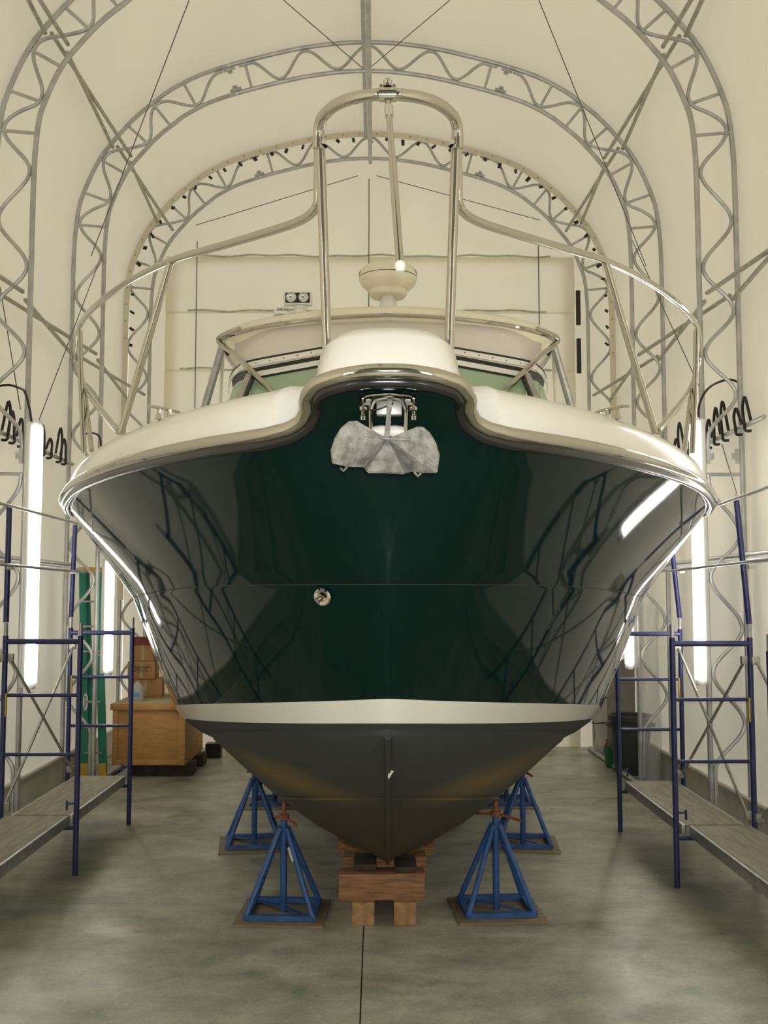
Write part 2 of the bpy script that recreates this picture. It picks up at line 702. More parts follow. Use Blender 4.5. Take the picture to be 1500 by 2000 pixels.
# floor: saw-cut slabs over a dark joint bed
bm = B()
box(bm, -3.75, 3.55, Y0, Y1, -0.20, -0.012)
floor = struct('floor', bm, M['dirt'], smooth=False)
xs = [-3.75, -0.082, 3.55]
ysl = [Y0, 0.15, 3.8, 7.45, 11.1, Y1]
for i in range(2):
    for j in range(5):
        bm = B()
        g = 0.004
        gy = 0.0022
        box(bm, xs[i] + g, xs[i + 1] - g, ysl[j] + gy, ysl[j + 1] - gy, -0.18, 0.0)
        struct('slab', bm, M['concrete'], floor, smooth=False)

# back door panels between the horizontal seams
zs = [0.0, 1.15, 2.0, 2.85, 3.7, 4.55, 5.42, 6.28, 7.1]
for k in range(len(zs) - 1):
    bm = B()
    rows = []
    n = 22
    for q in range(6):
        t = q / 5
        z = zs[k] - (0.03 if k else 0) + (zs[k + 1] - zs[k] + 0.03) * t
        rows.append([(-3.08 + 5.98 * i / n, Y1 - 0.03 - 0.012 * (k % 2) - 0.035 * math.sin(PI * t)
                      - 0.012 * math.sin(i * 1.7 + k) * math.sin(PI * t), z) for i in range(n + 1)])
    grid(bm, rows)
    struct('panel', bm, M['fabric_back'], wall_back)
for k in range(1, len(zs)):
    for (xa, xb) in ((-2.85 + 0.1 * (k % 3), 2.55 - 0.07 * (k % 2)),):
        bm = B()
        pts = [(xa + (xb - xa) * i / 40, Y1 - 0.085, zs[k] + 0.02 * math.sin(i * 0.9 + k) * math.sin(i * 0.37)) for i in range(41)]
        tube(bm, pts, 0.013, 6)
        struct('seam', bm, M['seam'], wall_back)
for x in (-2.62, 2.37):
    struct('lift_cord', tb([(x, Y1 - 0.115, 0.4), (x, Y1 - 0.115, 7.3)], 0.008, 6), M['cable'], wall_back)
struct('lift_cord', tb([(XC - 0.02, Y1 - 0.115, 0.4), (XC - 0.01, Y1 - 0.115, 8.25)], 0.008, 6), M['cable'], wall_back)
# laced edge of the cover around the end arch
bm = B()
ss = srange(-9.0, 9.0, 0.15)
rows = [[prof(s, d) + Vector((0, 14.34, 0)) for s in ss] for d in (-0.02, 0.02, 0.065)]
strip_solid(bm, rows, 0.008)
band = struct('trim_1', bm, M['fabric'])
for i in range(-22, 23):
    s = i * 0.245
    p = prof(s, 0.085) + Vector((0, 14.325, 0))
    q = prof(s + 0.05 * random.uniform(-1, 1), 0.12 + 0.05 * random.random()) + Vector((0, 14.32, 0))
    bm = B()
    bar(bm, p, q, 0.03 + 0.02 * random.random(), 0.012, (0, 1, 0))
    struct('tie_and_dark_gap', bm, M['black'], band)
    bm = B()
    lathe(bm, [(0, 0.004), (0.012, 0.004), (0.014, 0)], prof(s + 0.1, 0.02) + Vector((0, 14.335, 0)), 8, (0, -1, 0))
    struct('grommet', bm, M['brace'], band)
for z in (3.1, 4.2, 5.3, 6.0):  # black strips put in for the dark of the gaps beside the door
    bm = B()
    box(bm, 2.86, 2.92, 14.36, 14.40, z, z + 0.5)
    struct('tie_and_dark_gap', bm, M['black'], band)

# kick boards and ground rails
for sg, nm in ((-1, 'left'), (1, 'right')):
    bm = B()
    x = XC + sg * 3.47
    box(bm, min(x, x + sg * 0.04), max(x, x + sg * 0.04), Y0 + 0.05, 14.3, 0.02, 0.30)
    bb = struct('baseboard_' + nm, bm, M['kick'], smooth=False)
    struct('cap_rail', tb([(x - sg * 0.015, Y0 + 0.05, 0.33), (x - sg * 0.015, 14.3, 0.33)], 0.022, 8), M['kick'], bb)

for sg, nm in ((-1, 'left'), (1, 'right')):
    x = XC + sg * 3.07
    solo('ground_rail', tb([(x, 1.0, 0.03), (x, 14.4, 0.03)], 0.03, 10), M['galv'],
         'galvanized floor pipe joining the arch feet along the %s wall' % nm, 'pipe', (x, 7.7, 0.0), 'floor pipes along the arch feet')


# ------------------------------------------------------------------ arched trusses
def off_pt(s, d):
    return prof(s, d)


def build_truss(y, label):
    T = Thing('arch_truss', label, 'truss', (XC, y, 0), 'arched steel trusses of the hall')
    yy = Vector((0, y, 0))
    rc, rw = 0.026, 0.019
    SP1, SP2 = 1.72, 7.63
    END = STOT - 0.001
    secs = [(-END, -SP2), (-SP2, -SP1), (-SP1, SP1), (SP1, SP2), (SP2, END)]
    for a, b in secs:
        g = 0.004
        T.part('outer_chord', tb([off_pt(s, 0.0) + yy for s in srange(a + g, b - g, 0.12)], rc, 10), M['galv'])
        T.part('inner_chord', tb([off_pt(s, DEPTH) + yy for s in srange(a + g, b - g, 0.12)], rc, 10), M['galv'])
    lo, hi = rc + rw * 0.8, DEPTH - rc - rw * 0.8

    def web(ev):
        pts = []
        for (s0, f0), (s1, f1) in zip(ev, ev[1:]):
            k = 12
            for i in range(k):
                t = i / k
                e = 0.5 - 0.5 * math.cos(PI * t)
                e = e * 0.75 + (3 * t * t - 2 * t ** 3) * 0.25
                pts.append(off_pt(s0 + (s1 - s0) * t, lo + (hi - lo) * (f0 + (f1 - f0) * e)) + yy)
        pts.append(off_pt(ev[-1][0], lo + (hi - lo) * ev[-1][1]) + yy)
        return pts
    top = [(0, 0), (0.40, 1), (0.78, 0), (1.14, 1), (1.45, 0), (1.60, 0.0)]
    allt = [(-s, f) for s, f in top[:0:-1]] + top
    T.part('web_rod', tb(web(allt), rw, 8), M['galv'])
    mid = [(1.80, 0), (1.86, 0.03), (2.27, 1), (2.72, 0), (3.13, 1), (3.62, 0), (4.10, 1), (4.50, 0), (4.92, 1), (5.39, 0), (5.85, 1),
           (6.25, 0), (6.66, 1), (7.05, 0), (7.46, 0.97), (7.56, 1)]
    low = [(7.80, 1), (7.86, 0.98), (8.36, 0), (8.75, 1), (9.22, 0), (9.62, 1), (10.08, 0), (10.5, 1), (11.0, 1)]
    for sg in (-1, 1):
        for ev in (mid, low):
            T.part('web_rod', tb(web([(sg * s, f) for s, f in ev]), rw, 8), M['galv'])
        for s in (1.52, 2.30, 2.75, 3.15, 3.68, 4.13, 4.53, 7.80):
            T.part('strut', tb([off_pt(sg * s, 0.02) + yy, off_pt(sg * s, DEPTH - 0.02) + yy], 0.017, 8), M['galv'])
        for s in (SP1, SP2):
            for d, e in ((0.0, 1), (DEPTH, -1)):
                bm = B()
                c = off_pt(sg * s, d + e * 0.045) + yy
                t = (off_pt(sg * (s + 0.05), d) - off_pt(sg * (s - 0.05), d)).normalized()
                n = (off_pt(sg * s, d + 0.1) - off_pt(sg * s, d)).normalized()
                obox(bm, c, t * 0.07, n * 0.018, Vector((0, 0.012, 0)))
                obox(bm, c + n * e * 0.03, t * 0.03, n * 0.02, Vector((0, 0.014, 0)))
                tube(bm, [c + n * e * 0.03 - Vector((0, 0.04, 0)), c + n * e * 0.03 + Vector((0, 0.04, 0))], 0.012, 6)
                T.part('splice_clamp', bm, M['galv'])
        bm = B()
        x0 = XC + sg * 3.04
        x1 = XC + sg * 3.56
        box(bm, min(x0, x1), max(x0, x1), y - 0.06, y + 0.06, 0.0, 0.012)
        T.part('foot_plate', bm, M['galv'])
    return T


tr = build_truss(9.4, 'large arched truss with zigzag web, nearest one fully framing the boat')
TL = {4.4: 'arched truss closest to the camera, outside the picture', 6.9: 'arched truss above the bow, outside the picture',
      11.9: 'middle arched truss with zigzag web passing above the bow rail hoop',
      14.4: 'farthest arched truss with black ties along its laced edge'}
for y in (6.9, 11.9, 14.4):
    dup(tr.o, (XC, y, 0), TL[y])


# ------------------------------------------------------------------ purlins, braces, wires
def pole(name, a, b, r, m, label, cat, group=None, n=10):
    a, b = Vector(a), Vector(b)
    return solo(name, tb([a, b], r, n), m, label, cat, (a + b) / 2, group)


pole('ridge_purlin', (XC - 0.055, 1.0, 8.815 - 0.06), (XC - 0.055, 14.4, 8.815 - 0.06), 0.026, M['galv'],
     'upper ridge pipe running along the peak of the hall', 'pipe')
pole('ridge_purlin', (XC + 0.01, 1.0, 8.815 - DEPTH - 0.06), (XC + 0.01, 14.4, 8.815 - DEPTH - 0.06), 0.030, M['galv'],
     'lower ridge pipe hanging under the arches along the peak', 'pipe')
names = {0: 'front', 1: 'middle', 2: 'rear'}
for bi, (ya, yb) in enumerate(((6.9, 9.4), (9.4, 11.9), (11.9, 14.4))):
    for sg, sd in ((-1, 'left'), (1, 'right')):
        for lvl, s in (('shoulder', 3.42), ('wall', 6.1)):
            y_ = Vector((0, 1, 0))
            o1, i1 = off_pt(sg * s, 0.06), off_pt(sg * s, DEPTH - 0.06)
            pole('diagonal_brace', o1 + y_ * (ya + 0.04), i1 + y_ * (yb - 0.04), 0.021, M['brace'],
                 '%s %s brace running from outer chord inward, %s bay' % (sd, lvl, names[bi]), 'brace', 'crossed braces between the arches')
            k = 0.055
            o2 = off_pt(sg * (s + k), 0.06)
            i2 = off_pt(sg * (s + k), DEPTH - 0.06)
            pole('diagonal_brace', i2 + y_ * (ya + 0.04), o2 + y_ * (yb - 0.04), 0.021, M['brace'],
                 '%s %s brace running from inner chord outward, %s bay' % (sd, lvl, names[bi]), 'brace', 'crossed braces between the arches')
WIRES = [((400, -80, 9.4), (178, 500, 11.9), 'thin wire slanting down the left slope to the middle arch'),
         ((385, -145, 9.3), (708, 133, 11.9), 'thin wire from the left roof slope to the ridge'),
         ((1012, -100, 9.4), (1262, 520, 11.9), 'thin wire slanting down the right slope to the middle arch'),
         ((1050, -145, 9.3), (722, 133, 11.9), 'thin wire from the right roof slope to the ridge'),
         ((1450, -30, 9.5), (1412, 470, 9.9), 'thin wire hanging by the right arch shoulder'),
         ((196, 505, 12.0), (50, 890, 9.5), 'thin wire crossing the left wall behind the lamp'),
         ((1235, 470, 12.0), (1368, 760, 9.9), 'thin wire crossing the right wall'),
         ((700, 343, 14.35), (382, 440, 14.3), 'thin wire on the back wall left of the ridge'),
         ((735, 343, 14.35), (1055, 430, 14.3), 'thin wire on the back wall right of the ridge'),
         ((0, 560, 9.6), (40, 800, 9.5), 'thin wire beside the left arch column'),
         ((1410, 868, 9.5), (1440, 968, 8.4), 'thin wire from the hook pipe to the right guard post')]
for a, b, l in WIRES:
    pole('guy_wire', at(*a), at(*b), 0.0055, M['cable'], l, 'wire', 'guy wires', 6)


# ------------------------------------------------------------------ fluorescent fixtures
def fixture(y, sg, z0, length, label, x=None, ang=0.0):
    x = XC + sg * 2.93 if x is None else x
    T = Thing('fluorescent_fixture', label, 'lamp', (x, y, z0), 'vertical fluorescent fixtures')
    # axis: faces the hall and slightly towards the front
    out = Vector((-sg * math.cos(ang), -math.sin(ang), 0))
    sd = Vector((-out.y, out.x, 0))
    c = Vector((x, y, 0))
    up = Vector((0, 0, 1))
    bm = B()
    obox(bm, c - out * 0.055 + up * (z0 + length / 2), sd * 0.062, out * 0.022, up * (length / 2 - 0.02), 0.008)
    hs = T.part('housing', bm, M['house'])
    for k in (-1, 1):
        bm = B()
        obox(bm, c + sd * 0.0 + up * (z0 + length / 2 + k * (length / 2 - 0.035)), sd * 0.055, out * 0.03, up * 0.03, 0.006)
        T.part('end_cap', bm, M['house'])
    for k in (-1, 1):
        bm = B()
        tube(bm, [c + sd * 0.042 * k + up * (z0 + 0.06), c + sd * 0.042 * k + up * (z0 + length - 0.06)], 0.021, 12)
        T.part('tube', bm, M['tube'])
    if y > 8:
        ty = min(TRUSS_Y, key=lambda q: abs(q - y))
        for zz in (z0 + length * 0.9, z0 + length * 0.15):
            ch = Vector((XC + sg * 3.12, ty, zz + 0.02))
            T.part('hanger', tb([c - out * 0.06 + up * zz, ch], 0.006, 6), M['brace'])
    bm = B()
    rings = []
    nn = 14
    for zz, sc in ((0.0, 0.75), (0.03, 1.0), (length * 0.28, 1.03), (length * 0.31, 0.97), (length * 0.66, 0.98), (length * 0.70, 1.04), (length - 0.05, 1.0), (length, 0.7)):
        rings.append([c + out * (-0.0 + 0.05 * sc * math.sin(2 * PI * j / nn)) + sd * (0.084 * sc * math.cos(2 * PI * j / nn)) + up * (z0 + zz)
                      for j in range(nn)])
    grid(bm, rings, closed=True)
    T.part('wrap', bm, M['film_wrap'], label='clear plastic sleeve around the tubes')
    return T


fixture(9.24, -1, 1.33, 2.42, 'tall lit tube lamp at the left, above the near blue scaffold', x=-3.08)
fixture(9.22, 1, 1.36, 2.42, 'tall lit tube lamp at the right, above the near blue scaffold', x=2.90)
fixture(11.5, -1, 1.27, 1.32, 'shorter lit tube lamp at the left, beyond the hull edge', x=-2.98)
fixture(11.4, 1, 1.34, 2.42, 'lit tube lamp at the right, mostly hidden behind the hull', x=2.80)
fixture(6.85, 1, 1.78, 2.42, 'lit tube lamp on the right wall, outside the picture')
fixture(-1.6, -1, 1.35, 2.42, 'lit tube lamp on the left wall behind the camera, outside the picture')
fixture(-1.6, 1, 1.35, 2.42, 'lit tube lamp on the right wall behind the camera, outside the picture')


def cord(pts, label, r=0.011):
    P = cat_rom([at(*p) for p in pts], 8)
    solo('power_cord', tb(P, r, 8), M['rubber'], label, 'cord', P[0], 'lamp power cords')


cord([(62, 826, 9.2), (57, 795, 9.25), (48, 765, 9.32), (35, 757, 9.5), (15, 752, 9.5), (-10, 760, 9.5), (-30, 800, 9.5)],
     'black cord arching from the top of the near left lamp')
cord([(1366, 832, 9.22), (1365, 795, 9.25), (1378, 765, 9.3), (1400, 748, 9.5), (1430, 742, 9.52), (1455, 760, 9.54), (1470, 800, 9.56)],
     'black cord arching from the top of the near right lamp')
cord([(163, 850, 11.9), (172, 846, 11.9), (182, 846, 11.9), (195, 856, 11.85), (200, 900, 11.8)], 'black cord arching beside the middle left column')

ORD = ['first', 'second', 'third', 'fourth', 'fifth', 'sixth', 'seventh', 'eighth', 'ninth', 'tenth']
# ------------------------------------------------------------------ hook pipes with black bungee cords
for sg, sd in ((-1, 'left'), (1, 'right')):
    x = XC + sg * 3.40
    za = 3.66
    P0, P1 = Vector((x, 8.6, za + 0.02)), Vector((x, 11.75, za))
    bm = tb([P0, P1], 0.022, 10)
    solo('hook_pipe', bm, M['galv'], 'horizontal pipe along the %s wall with black cords hooked on it' % sd, 'pipe', (P0 + P1) / 2)
    for k in range(10):
        y = 8.9 + k * 0.275 + random.uniform(-0.06, 0.06)
        if abs(y - 9.4) < 0.09:
            y += 0.12
        h = random.uniform(0.16, 0.36)
        ln = random.uniform(-0.05, 0.05)
        c = Vector((x, y, za))
        pts = []
        for i in range(15):
            a = -0.9 * PI + i / 14 * 1.8 * PI
            pts.append(c + Vector((0.031 * math.cos(a - PI / 2) * -sg, 0.012 * math.sin(a * 0.5), 0.031 * math.sin(a - PI / 2))))
        tail = [c + Vector((sg * 0.02, ln * 0.4 + 0.02, 0.05)), c + Vector((-sg * 0.01, ln + 0.05, h)), c + Vector((-sg * 0.02, ln + 0.09, h * 0.7)),
                c + Vector((-sg * 0.03, ln * 0.5 + 0.05, 0.04)), c + Vector((-sg * 0.035, 0.02, -0.04)), c + Vector((0, -0.02, -0.05))]
        solo('bungee_cord', tb(cat_rom(tail, 5), 0.014, 7), M['black'],
             '%s black cord from the front looped on the %s hook pipe' % (ORD[k], sd), 'cord', c, 'cords on the %s hook pipe' % sd)


# ------------------------------------------------------------------ the boat
BL = Vector((0, 7.0, 0))
THETA = 0.0115
boat = Thing('motor_boat', 'large dark green motor boat seen from the bow, standing on blocks', 'boat', BL)
boat.o.location = (7.0 * math.sin(THETA), 7.0 * math.cos(THETA), 0)
boat.o.rotation_euler = (0, 0, -THETA)


def btow(p):
    """boat frame to hall"""
    p = Vector(p)
    return Vector((p.x * math.cos(THETA) + p.y * math.sin(THETA), -p.x * math.sin(THETA) + p.y * math.cos(THETA), p.z))


def curve(keys):
    """keys: (t, hx, y, Y) in view terms or (t, Vector)"""
    K = []
    for k in keys:
        if len(k) == 2:
            K.append((k[0], Vector(k[1])))
        else:
            K.append((k[0], atb(k[1], k[2], k[3])))

    def f(t):
        t = max(K[0][0], min(K[-1][0], t))
        i = 0
        while i < len(K) - 2 and t > K[i + 1][0]:
            i += 1
        t1, p1 = K[i]
        t2, p2 = K[i + 1]
        if i > 0:
            t0, p0 = K[i - 1]
        else:
            t0, p0 = t1 - (t2 - t1), Vector((-p2.x, p2.y, p2.z))
        if i + 2 < len(K):
            t3, p3 = K[i + 2]
        else:
            t3, p3 = t2 + (t2 - t1), p2 * 2 - p1
        h = t2 - t1
        m1 = ((p2 - p1) / h * (t1 - t0) + (p1 - p0) / (t1 - t0) * h) / (t2 - t0) * h
        m2 = ((p3 - p2) / (t3 - t2) * h + (p2 - p1) / h * (t3 - t2)) / (t3 - t1) * h
        u = (t - t1) / h
        return p1 * (2 * u ** 3 - 3 * u * u + 1) + m1 * (u ** 3 - 2 * u * u + u) + p2 * (-2 * u ** 3 + 3 * u * u) + m2 * (u ** 3 - u * u)
    return f


S = curve([(0, 0, 731, 3.25), (.5, 60, 735, 3.26), (.8, 108, 745, 3.29), (1.0, 139, 760, 3.34), (1.1, 151, 778, 3.40), (1.2, 155, 800, 3.45),
           (1.3, 163, 821, 3.49), (1.42, 184, 838, 3.52), (1.6, 218, 849, 3.56), (2, 278, 860, 3.66), (2.5, 358, 872, 3.86), (3, 458, 892, 4.25),
           (3.5, 538, 915, 4.75), (4, 593, 938, 5.3), (4.5, 621, 960, 5.9), (5, 629, 985, 6.6), (6, (2.13, 7.8, 2.74)), (7, (2.05, 13.2, 2.70))])
R = curve([(0, 0, 862, 3.60), (.5, 60, 862, 3.59), (.8, 108, 860, 3.58), (1.0, 135, 857, 3.57), (1.1, 146, 853, 3.56), (1.2, 156, 850, 3.555),
           (1.3, 167, 852, 3.56), (1.42, 190, 858, 3.57), (1.6, 222, 868, 3.6), (2, 280, 880, 3.7), (2.5, 357, 892, 3.9), (3, 455, 912, 4.3),
           (3.5, 533, 935, 4.82), (4, 586, 957, 5.4), (4.5, 612, 979, 6.0), (5, 618, 1004, 6.7), (6, (2.10, 7.9, 2.65)), (7, (2.03, 13.2, 2.60))])
N = curve([(0, 0, 1141, 3.9), (.5, 40, 1141, 3.93), (1, 85, 1141, 3.98), (2, 190, 1142, 4.15), (3, 330, 1144, 4.6), (4, 430, 1152, 5.25),
           (5, 489, 1164, 6.3), (6, (1.88, 8.1, 2.14)), (7, (1.93, 13.2, 2.0))])
ST = curve([(0, 0, 1365, 4.2), (1, 75, 1368, 4.32), (2, 170, 1371, 4.55), (3, 300, 1374, 5.1), (4, 385, 1376, 6.0), (5, 414, 1378, 7.2),
            (6, (1.74, 9.0, 1.20)), (7, (1.82, 13.2, 1.08))])
SB = curve([(0, 0, 1413, 4.28), (1, 75, 1413, 4.4), (2, 170, 1413, 4.65), (3, 295, 1411, 5.25), (4, 370, 1407, 6.1), (5, 396, 1403, 7.2),
            (6, (1.65, 9.0, 1.10)), (7, (1.74, 13.2, 0.97))])
C = curve([(0, 0, 1436, 4.35), (1, 75, 1437, 4.48), (2, 165, 1437, 4.75), (3, 280, 1440, 5.4), (4, 335, 1443, 6.3), (5, 338, 1446, 7.6),
           (6, (1.45, 9.2, 0.91)), (7, (1.58, 13.2, 0.80))])
KEEL = curve([(0, 0, 1437, 4.35), (1, 0, 1505, 4.8), (2, 0, 1550, 5.3), (3, 0, 1622, 6.1), (4, 0, 1682, 7.05), (5, (0, 8.3, 0.30)), (6, (0, 9.7, 0.29)), (7, (0, 13.2, 0.26))])

TS = [0, .1, .2, .3, .4, .5, .6, .7, .8, .87, .94, 1.0, 1.05, 1.1, 1.15, 1.2, 1.25, 1.3, 1.36, 1.42, 1.5, 1.6, 1.72, 1.85] + \
     [2 + i * 0.1 for i in range(0, 51)]


def mir(v):
    return Vector((-v.x, v.y, v.z))


def both(fn, ts=TS):
    r = [fn(t) for t in ts]
    return [mir(p) for p in r[:0:-1]] + r


def flare(t, u):
    """topsides between knuckle (u=0) and crease (u=1), hollow towards the bow"""
    a, b = N(t), R(t)
    p = a.lerp(b, u)
    k = 4 * u * (1 - u)
    w = max(0.0, 1 - t / 5.5)
    a0 = max(0.0, 1 - t / 1.2)
    p.x -= 0.03 * k * w * min(1, t / 1.0)
    p.y += 0.03 * k * a0
    return p


def lower(t, u):
    """topsides between stripe (u=0) and knuckle (u=1)"""
    a, b = ST(t), N(t)
    p = a.lerp(b, u)
    k = 4 * u * (1 - u)
    p.x += 0.008 * k * min(1, t / 2)
    return p


def bottom(t, u):
    """bottom between keel (u=0) and chine (u=1)"""
    p = KEEL(t).lerp(C(t), u)
    k = 4 * u * (1 - u)
    w = min(1, max(0, t / 2.0)) * max(0.4, 1 - max(0, t - 3.5) / 4)
    p.z -= 0.075 * k * w
    p.x += 0.05 * k * w
    return p


# topsides
bm = B()
lowrows = [both(lambda t, u=u: lower(t, u)) for u in (0, .2, .4, .6, .8, 0.97, 1.0)]
grid(bm, lowrows)
uprows = [both(lambda t: N(t))]
for u in (.12, .25, .4, .55, .7, .85, 1.0):
    def fr(t, u=u):
        return flare(t, u)
    uprows.append(both(fr))
for u in (.2, .45, .75, 1.0):
    uprows.append(both(lambda t, u=u: R(t).lerp(S(t), u)))
grid(bm, uprows)
# transom
tz = [lower(7, u) for u in (0, 1)] + [R(7), S(7)]
for a, b in zip(tz, tz[1:]):
    bm.faces.new([bm.verts.new(p) for p in (a, mir(a), mir(b), b)])
bmesh.ops.remove_doubles(bm, verts=bm.verts, dist=0.0008)
bmesh.ops.recalc_face_normals(bm, faces=bm.faces)
hull = boat.part('hull_topsides', bm, M['green'], label='glossy dark green hull sides', angle=28)

bm = B()
grid(bm, [both(lambda t, u=u: SB(t).lerp(ST(t), u)) for u in (0, .5, 1)])
bmesh.ops.remove_doubles(bm, verts=bm.verts, dist=0.0008)
bmesh.ops.recalc_face_normals(bm, faces=bm.faces)
boat.part('boot_stripe', bm, M['stripe'], label='white band around the green hull')

bm = B()
rows = [both(lambda t, u=u: bottom(t, u)) for u in (0.02, .2, .4, .55, .7, .85, 1.0)]
rows[0] = both(lambda t: KEEL(t))
rows.append(both(lambda t: C(t) + Vector((0.014 * min(1, t), 0, 0.03))))
rows += [both(lambda t, u=u: C(t).lerp(SB(t), u)) for u in (.5, 1)]
grid(bm, rows)
a, b, c_ = KEEL(7), C(7), SB(7)
bm.faces.new([bm.verts.new(p) for p in (a, mir(b), mir(c_), c_, b)])
bmesh.ops.remove_doubles(bm, verts=bm.verts, dist=0.0008)
bmesh.ops.recalc_face_normals(bm, faces=bm.faces)
hull_tree = BVHTree.FromBMesh(bm)
bot = boat.part('hull_bottom', bm, M['bottom'], label='dark weathered hull bottom', angle=25)


def strake(t):
    """point of the bottom on the level of the spray strake"""
    lo_, hi_ = 0.0, 1.0
    for _ in range(24):
        m_ = (lo_ + hi_) / 2
        q = bottom(t, m_)
        if (q.z - EYE) / q.y < -0.1972:
            lo_ = m_
        else:
            hi_ = m_
    return bottom(t, lo_)


for sg in (-1, 1):
    pts = []
    rad = []
    for t in srange(2.1, 6.0, 0.1):
        p = strake(t)
        pts.append(Vector((sg * p.x, p.y - 0.002, p.z - 0.004)))
        rad.append(0.010 * min(1, (t - 2.0) / 0.8) + 0.002)
    boat.part('spray_rail', tb(pts, 0.016, 6, rad=rad), M['bottom'], bot)
bm = B()
tube(bm, [KEEL(t) + Vector((0, -0.006, -0.003)) for t in srange(0.05, 4.6, 0.1)], 0.014, 8)
boat.part('keel_strip', bm, M['bottom'], bot)
bm = B()
kp = KEEL(1.0)
grid(bm, [[kp + Vector((0.0, -0.02, 0.0)), kp + Vector((0.035, -0.012, 0.012))], [kp + Vector((0.0, -0.02, -0.035)), kp + Vector((0.004, -0.02, -0.033))]])
boat.part('bare_patch', bm, M['primer'], bot, label='small pale patch on the stem')


kl = both(lambda t: N(t) + Vector((-0.0012, 0.0008, 0.0)), [i * 0.1 for i in range(0, 66)])
boat.part('knuckle_seam', tb(kl, 0.0028, 6), M['dirt'], hull, label='thin dark moulded line across the green hull')


# rub rail
def rail_frames(ts):
    out = []
    for t in ts:
        p = S(t)
        T_ = (S(t + 0.02) - S(t - 0.02) if t > 0.02 else Vector((1, 0, 0)))
        if t > 6.95:
            T_ = S(t) - S(t - 0.05)
        T_ = T_.normalized()
        xz = Vector((T_.x, 0, T_.z))
        if xz.length > 1e-4:
            xz.normalize()
        D1 = Vector((xz.z, 0, -xz.x))            # starboard side: path runs to +x, turned downwards
        w = 1.0 if t < 2.0 else max(0.0, 1 - (t - 2.0) / 1.0)
        D = (D1 * w + Vector((0, 0, -1)) * (1 - w))
        D = (D - T_ * D.dot(T_)).normalized()
        O = T_.cross(D)
        ref = Vector((0.4 * min(1, t / 2), -1, 0)) if t < 2 else Vector((1, -0.6, 0))
        if O.dot(ref) < 0:
            O = -O
        out.append((p, T_, D, O))
    return out


rts = [i * 0.05 for i in range(0, 40)] + [2 + i * 0.1 for i in range(0, 51)]
FR = rail_frames(rts)


def sweep(du, do, ru, ro, n=14, full=True):
    rows = []
    for p, T_, D, O in FR:
        rows.append([p + D * (du + ru * math.sin(2 * PI * j / n)) + O * (do + ro * math.cos(2 * PI * j / n)) for j in range(n)])
    left = [[mir(q) for q in r] for r in rows[:0:-1]]
    bm = B()
    grid(bm, left + rows, closed=True)
    bmesh.ops.recalc_face_normals(bm, faces=bm.faces)
    return bm


rr_ = boat.part('rub_rail', sweep(-0.006, 0.012, 0.027, 0.034), M['chrome'], label='polished metal rub rail')
boat.part('rail_insert', sweep(0.025, 0.005, 0.021, 0.020), M['rail_base'], rr_, label='black strip under the polished rail')


# deck
def dk(t):
    if t >= 1.6:
        return S(t)
    e = S(1.6)
    u = t / 1.6
    return Vector((e.x * u, e.y + 0.07 * (1 - u * u), e.z + 0.004))


def plan_n(fn, t):
    e = 0.04 + 0.5 * max(0.0, 1 - abs(t - 1.75) / 0.9)
    d = fn(t + e) - fn(max(0, t - e))
    if t < 0.05:
        d = Vector((1, 0, 0))
    d.z = 0
    d.normalize()
    return Vector((-d.y, d.x, 0))              # inboard (towards +y at the bow, -x at starboard)


tsd = [i * 0.2 for i in range(0, 8)] + [1.6 + i * 0.1 for i in range(0, 54)]
tsd = [t for t in tsd if t <= 6.9]
prof_d = [(0.0, 0.0), (0.003, 0.05), (0.014, 0.10), (0.038, 0.142), (0.075, 0.170), (0.13, 0.188), (0.22, 0.200)]
rows = []
for ins, dz in prof_d:
    rows.append([])
    for t in tsd:
        p = dk(t) + plan_n(dk, t) * ins + Vector((0, 0, dz + 0.012))
        p.x = max(p.x, 0)
        rows[-1].append(p)
edge = rows[-1]
for k in range(1, 7):
    u = k / 6
    row = []
    for p in edge:
        cr = 0.055 * (1 - (1 - u) ** 2) * min(1, p.x / 0.9 + 0.2)
        row.append(Vector((p.x * (1 - u), p.y + 0.0 * u, p.z + cr)))
    rows.append(row)
rows = [[mir(p) for p in r[:0:-1]] + r for r in rows]
bm = B()
grid(bm, rows)
bmesh.ops.remove_doubles(bm, verts=bm.verts, dist=0.0008)
bmesh.ops.recalc_face_normals(bm, faces=bm.faces)
deck_tree = BVHTree.FromBMesh(bm)
boat.part('deck', bm, M['white'], label='white foredeck and rounded gunwale', angle=50)

# white bow cap
pl = [S(t) for t in (0, .15, .3, .45, .6, .75, .9, 1.0, 1.1, 1.2)]
lastp = pl[-1]
pl = [Vector((p.x * 0.985, p.y + 0.012, p.z + 0.012)) for p in pl]
pl += [Vector((0.268, 3.56, 2.90)), Vector((0.285, 3.75, 2.93)), Vector((0.29, 4.0, 2.95)), Vector((0.285, 4.3, 2.96)), Vector((0.25, 4.55, 2.97)),
       Vector((0.16, 4.7, 2.97)), Vector((0.08, 4.74, 2.97)), Vector((0, 4.75, 2.97))]
rows = []
for k in range(0, 13):
    u = k / 12
    r_ = 1 - (1 - u) ** 1.5
    row = []
    for p in pl:
        cy = min(max(p.y, 3.66), 4.45)
        c = Vector((0, cy, p.z))
        top = 3.115 - 0.10 * max(0, (cy - 3.7)) - 0.0 * p.x
        h = top - p.z
        q = p.lerp(c, r_ * 0.999)
        pw = 2.7
        q.z = p.z + h * (1 - (1 - r_) ** pw) ** (1 / pw)
        row.append(q)
    rows.append(row)
rows = [[mir(p) for p in r[:0:-1]] + r for r in rows]
bm = B()
grid(bm, rows)
bmesh.ops.remove_doubles(bm, verts=bm.verts, dist=0.0008)
bmesh.ops.recalc_face_normals(bm, faces=bm.faces)
boat.part('bow_cap', bm, M['white'], label='rounded white moulding on the bow', angle=60)

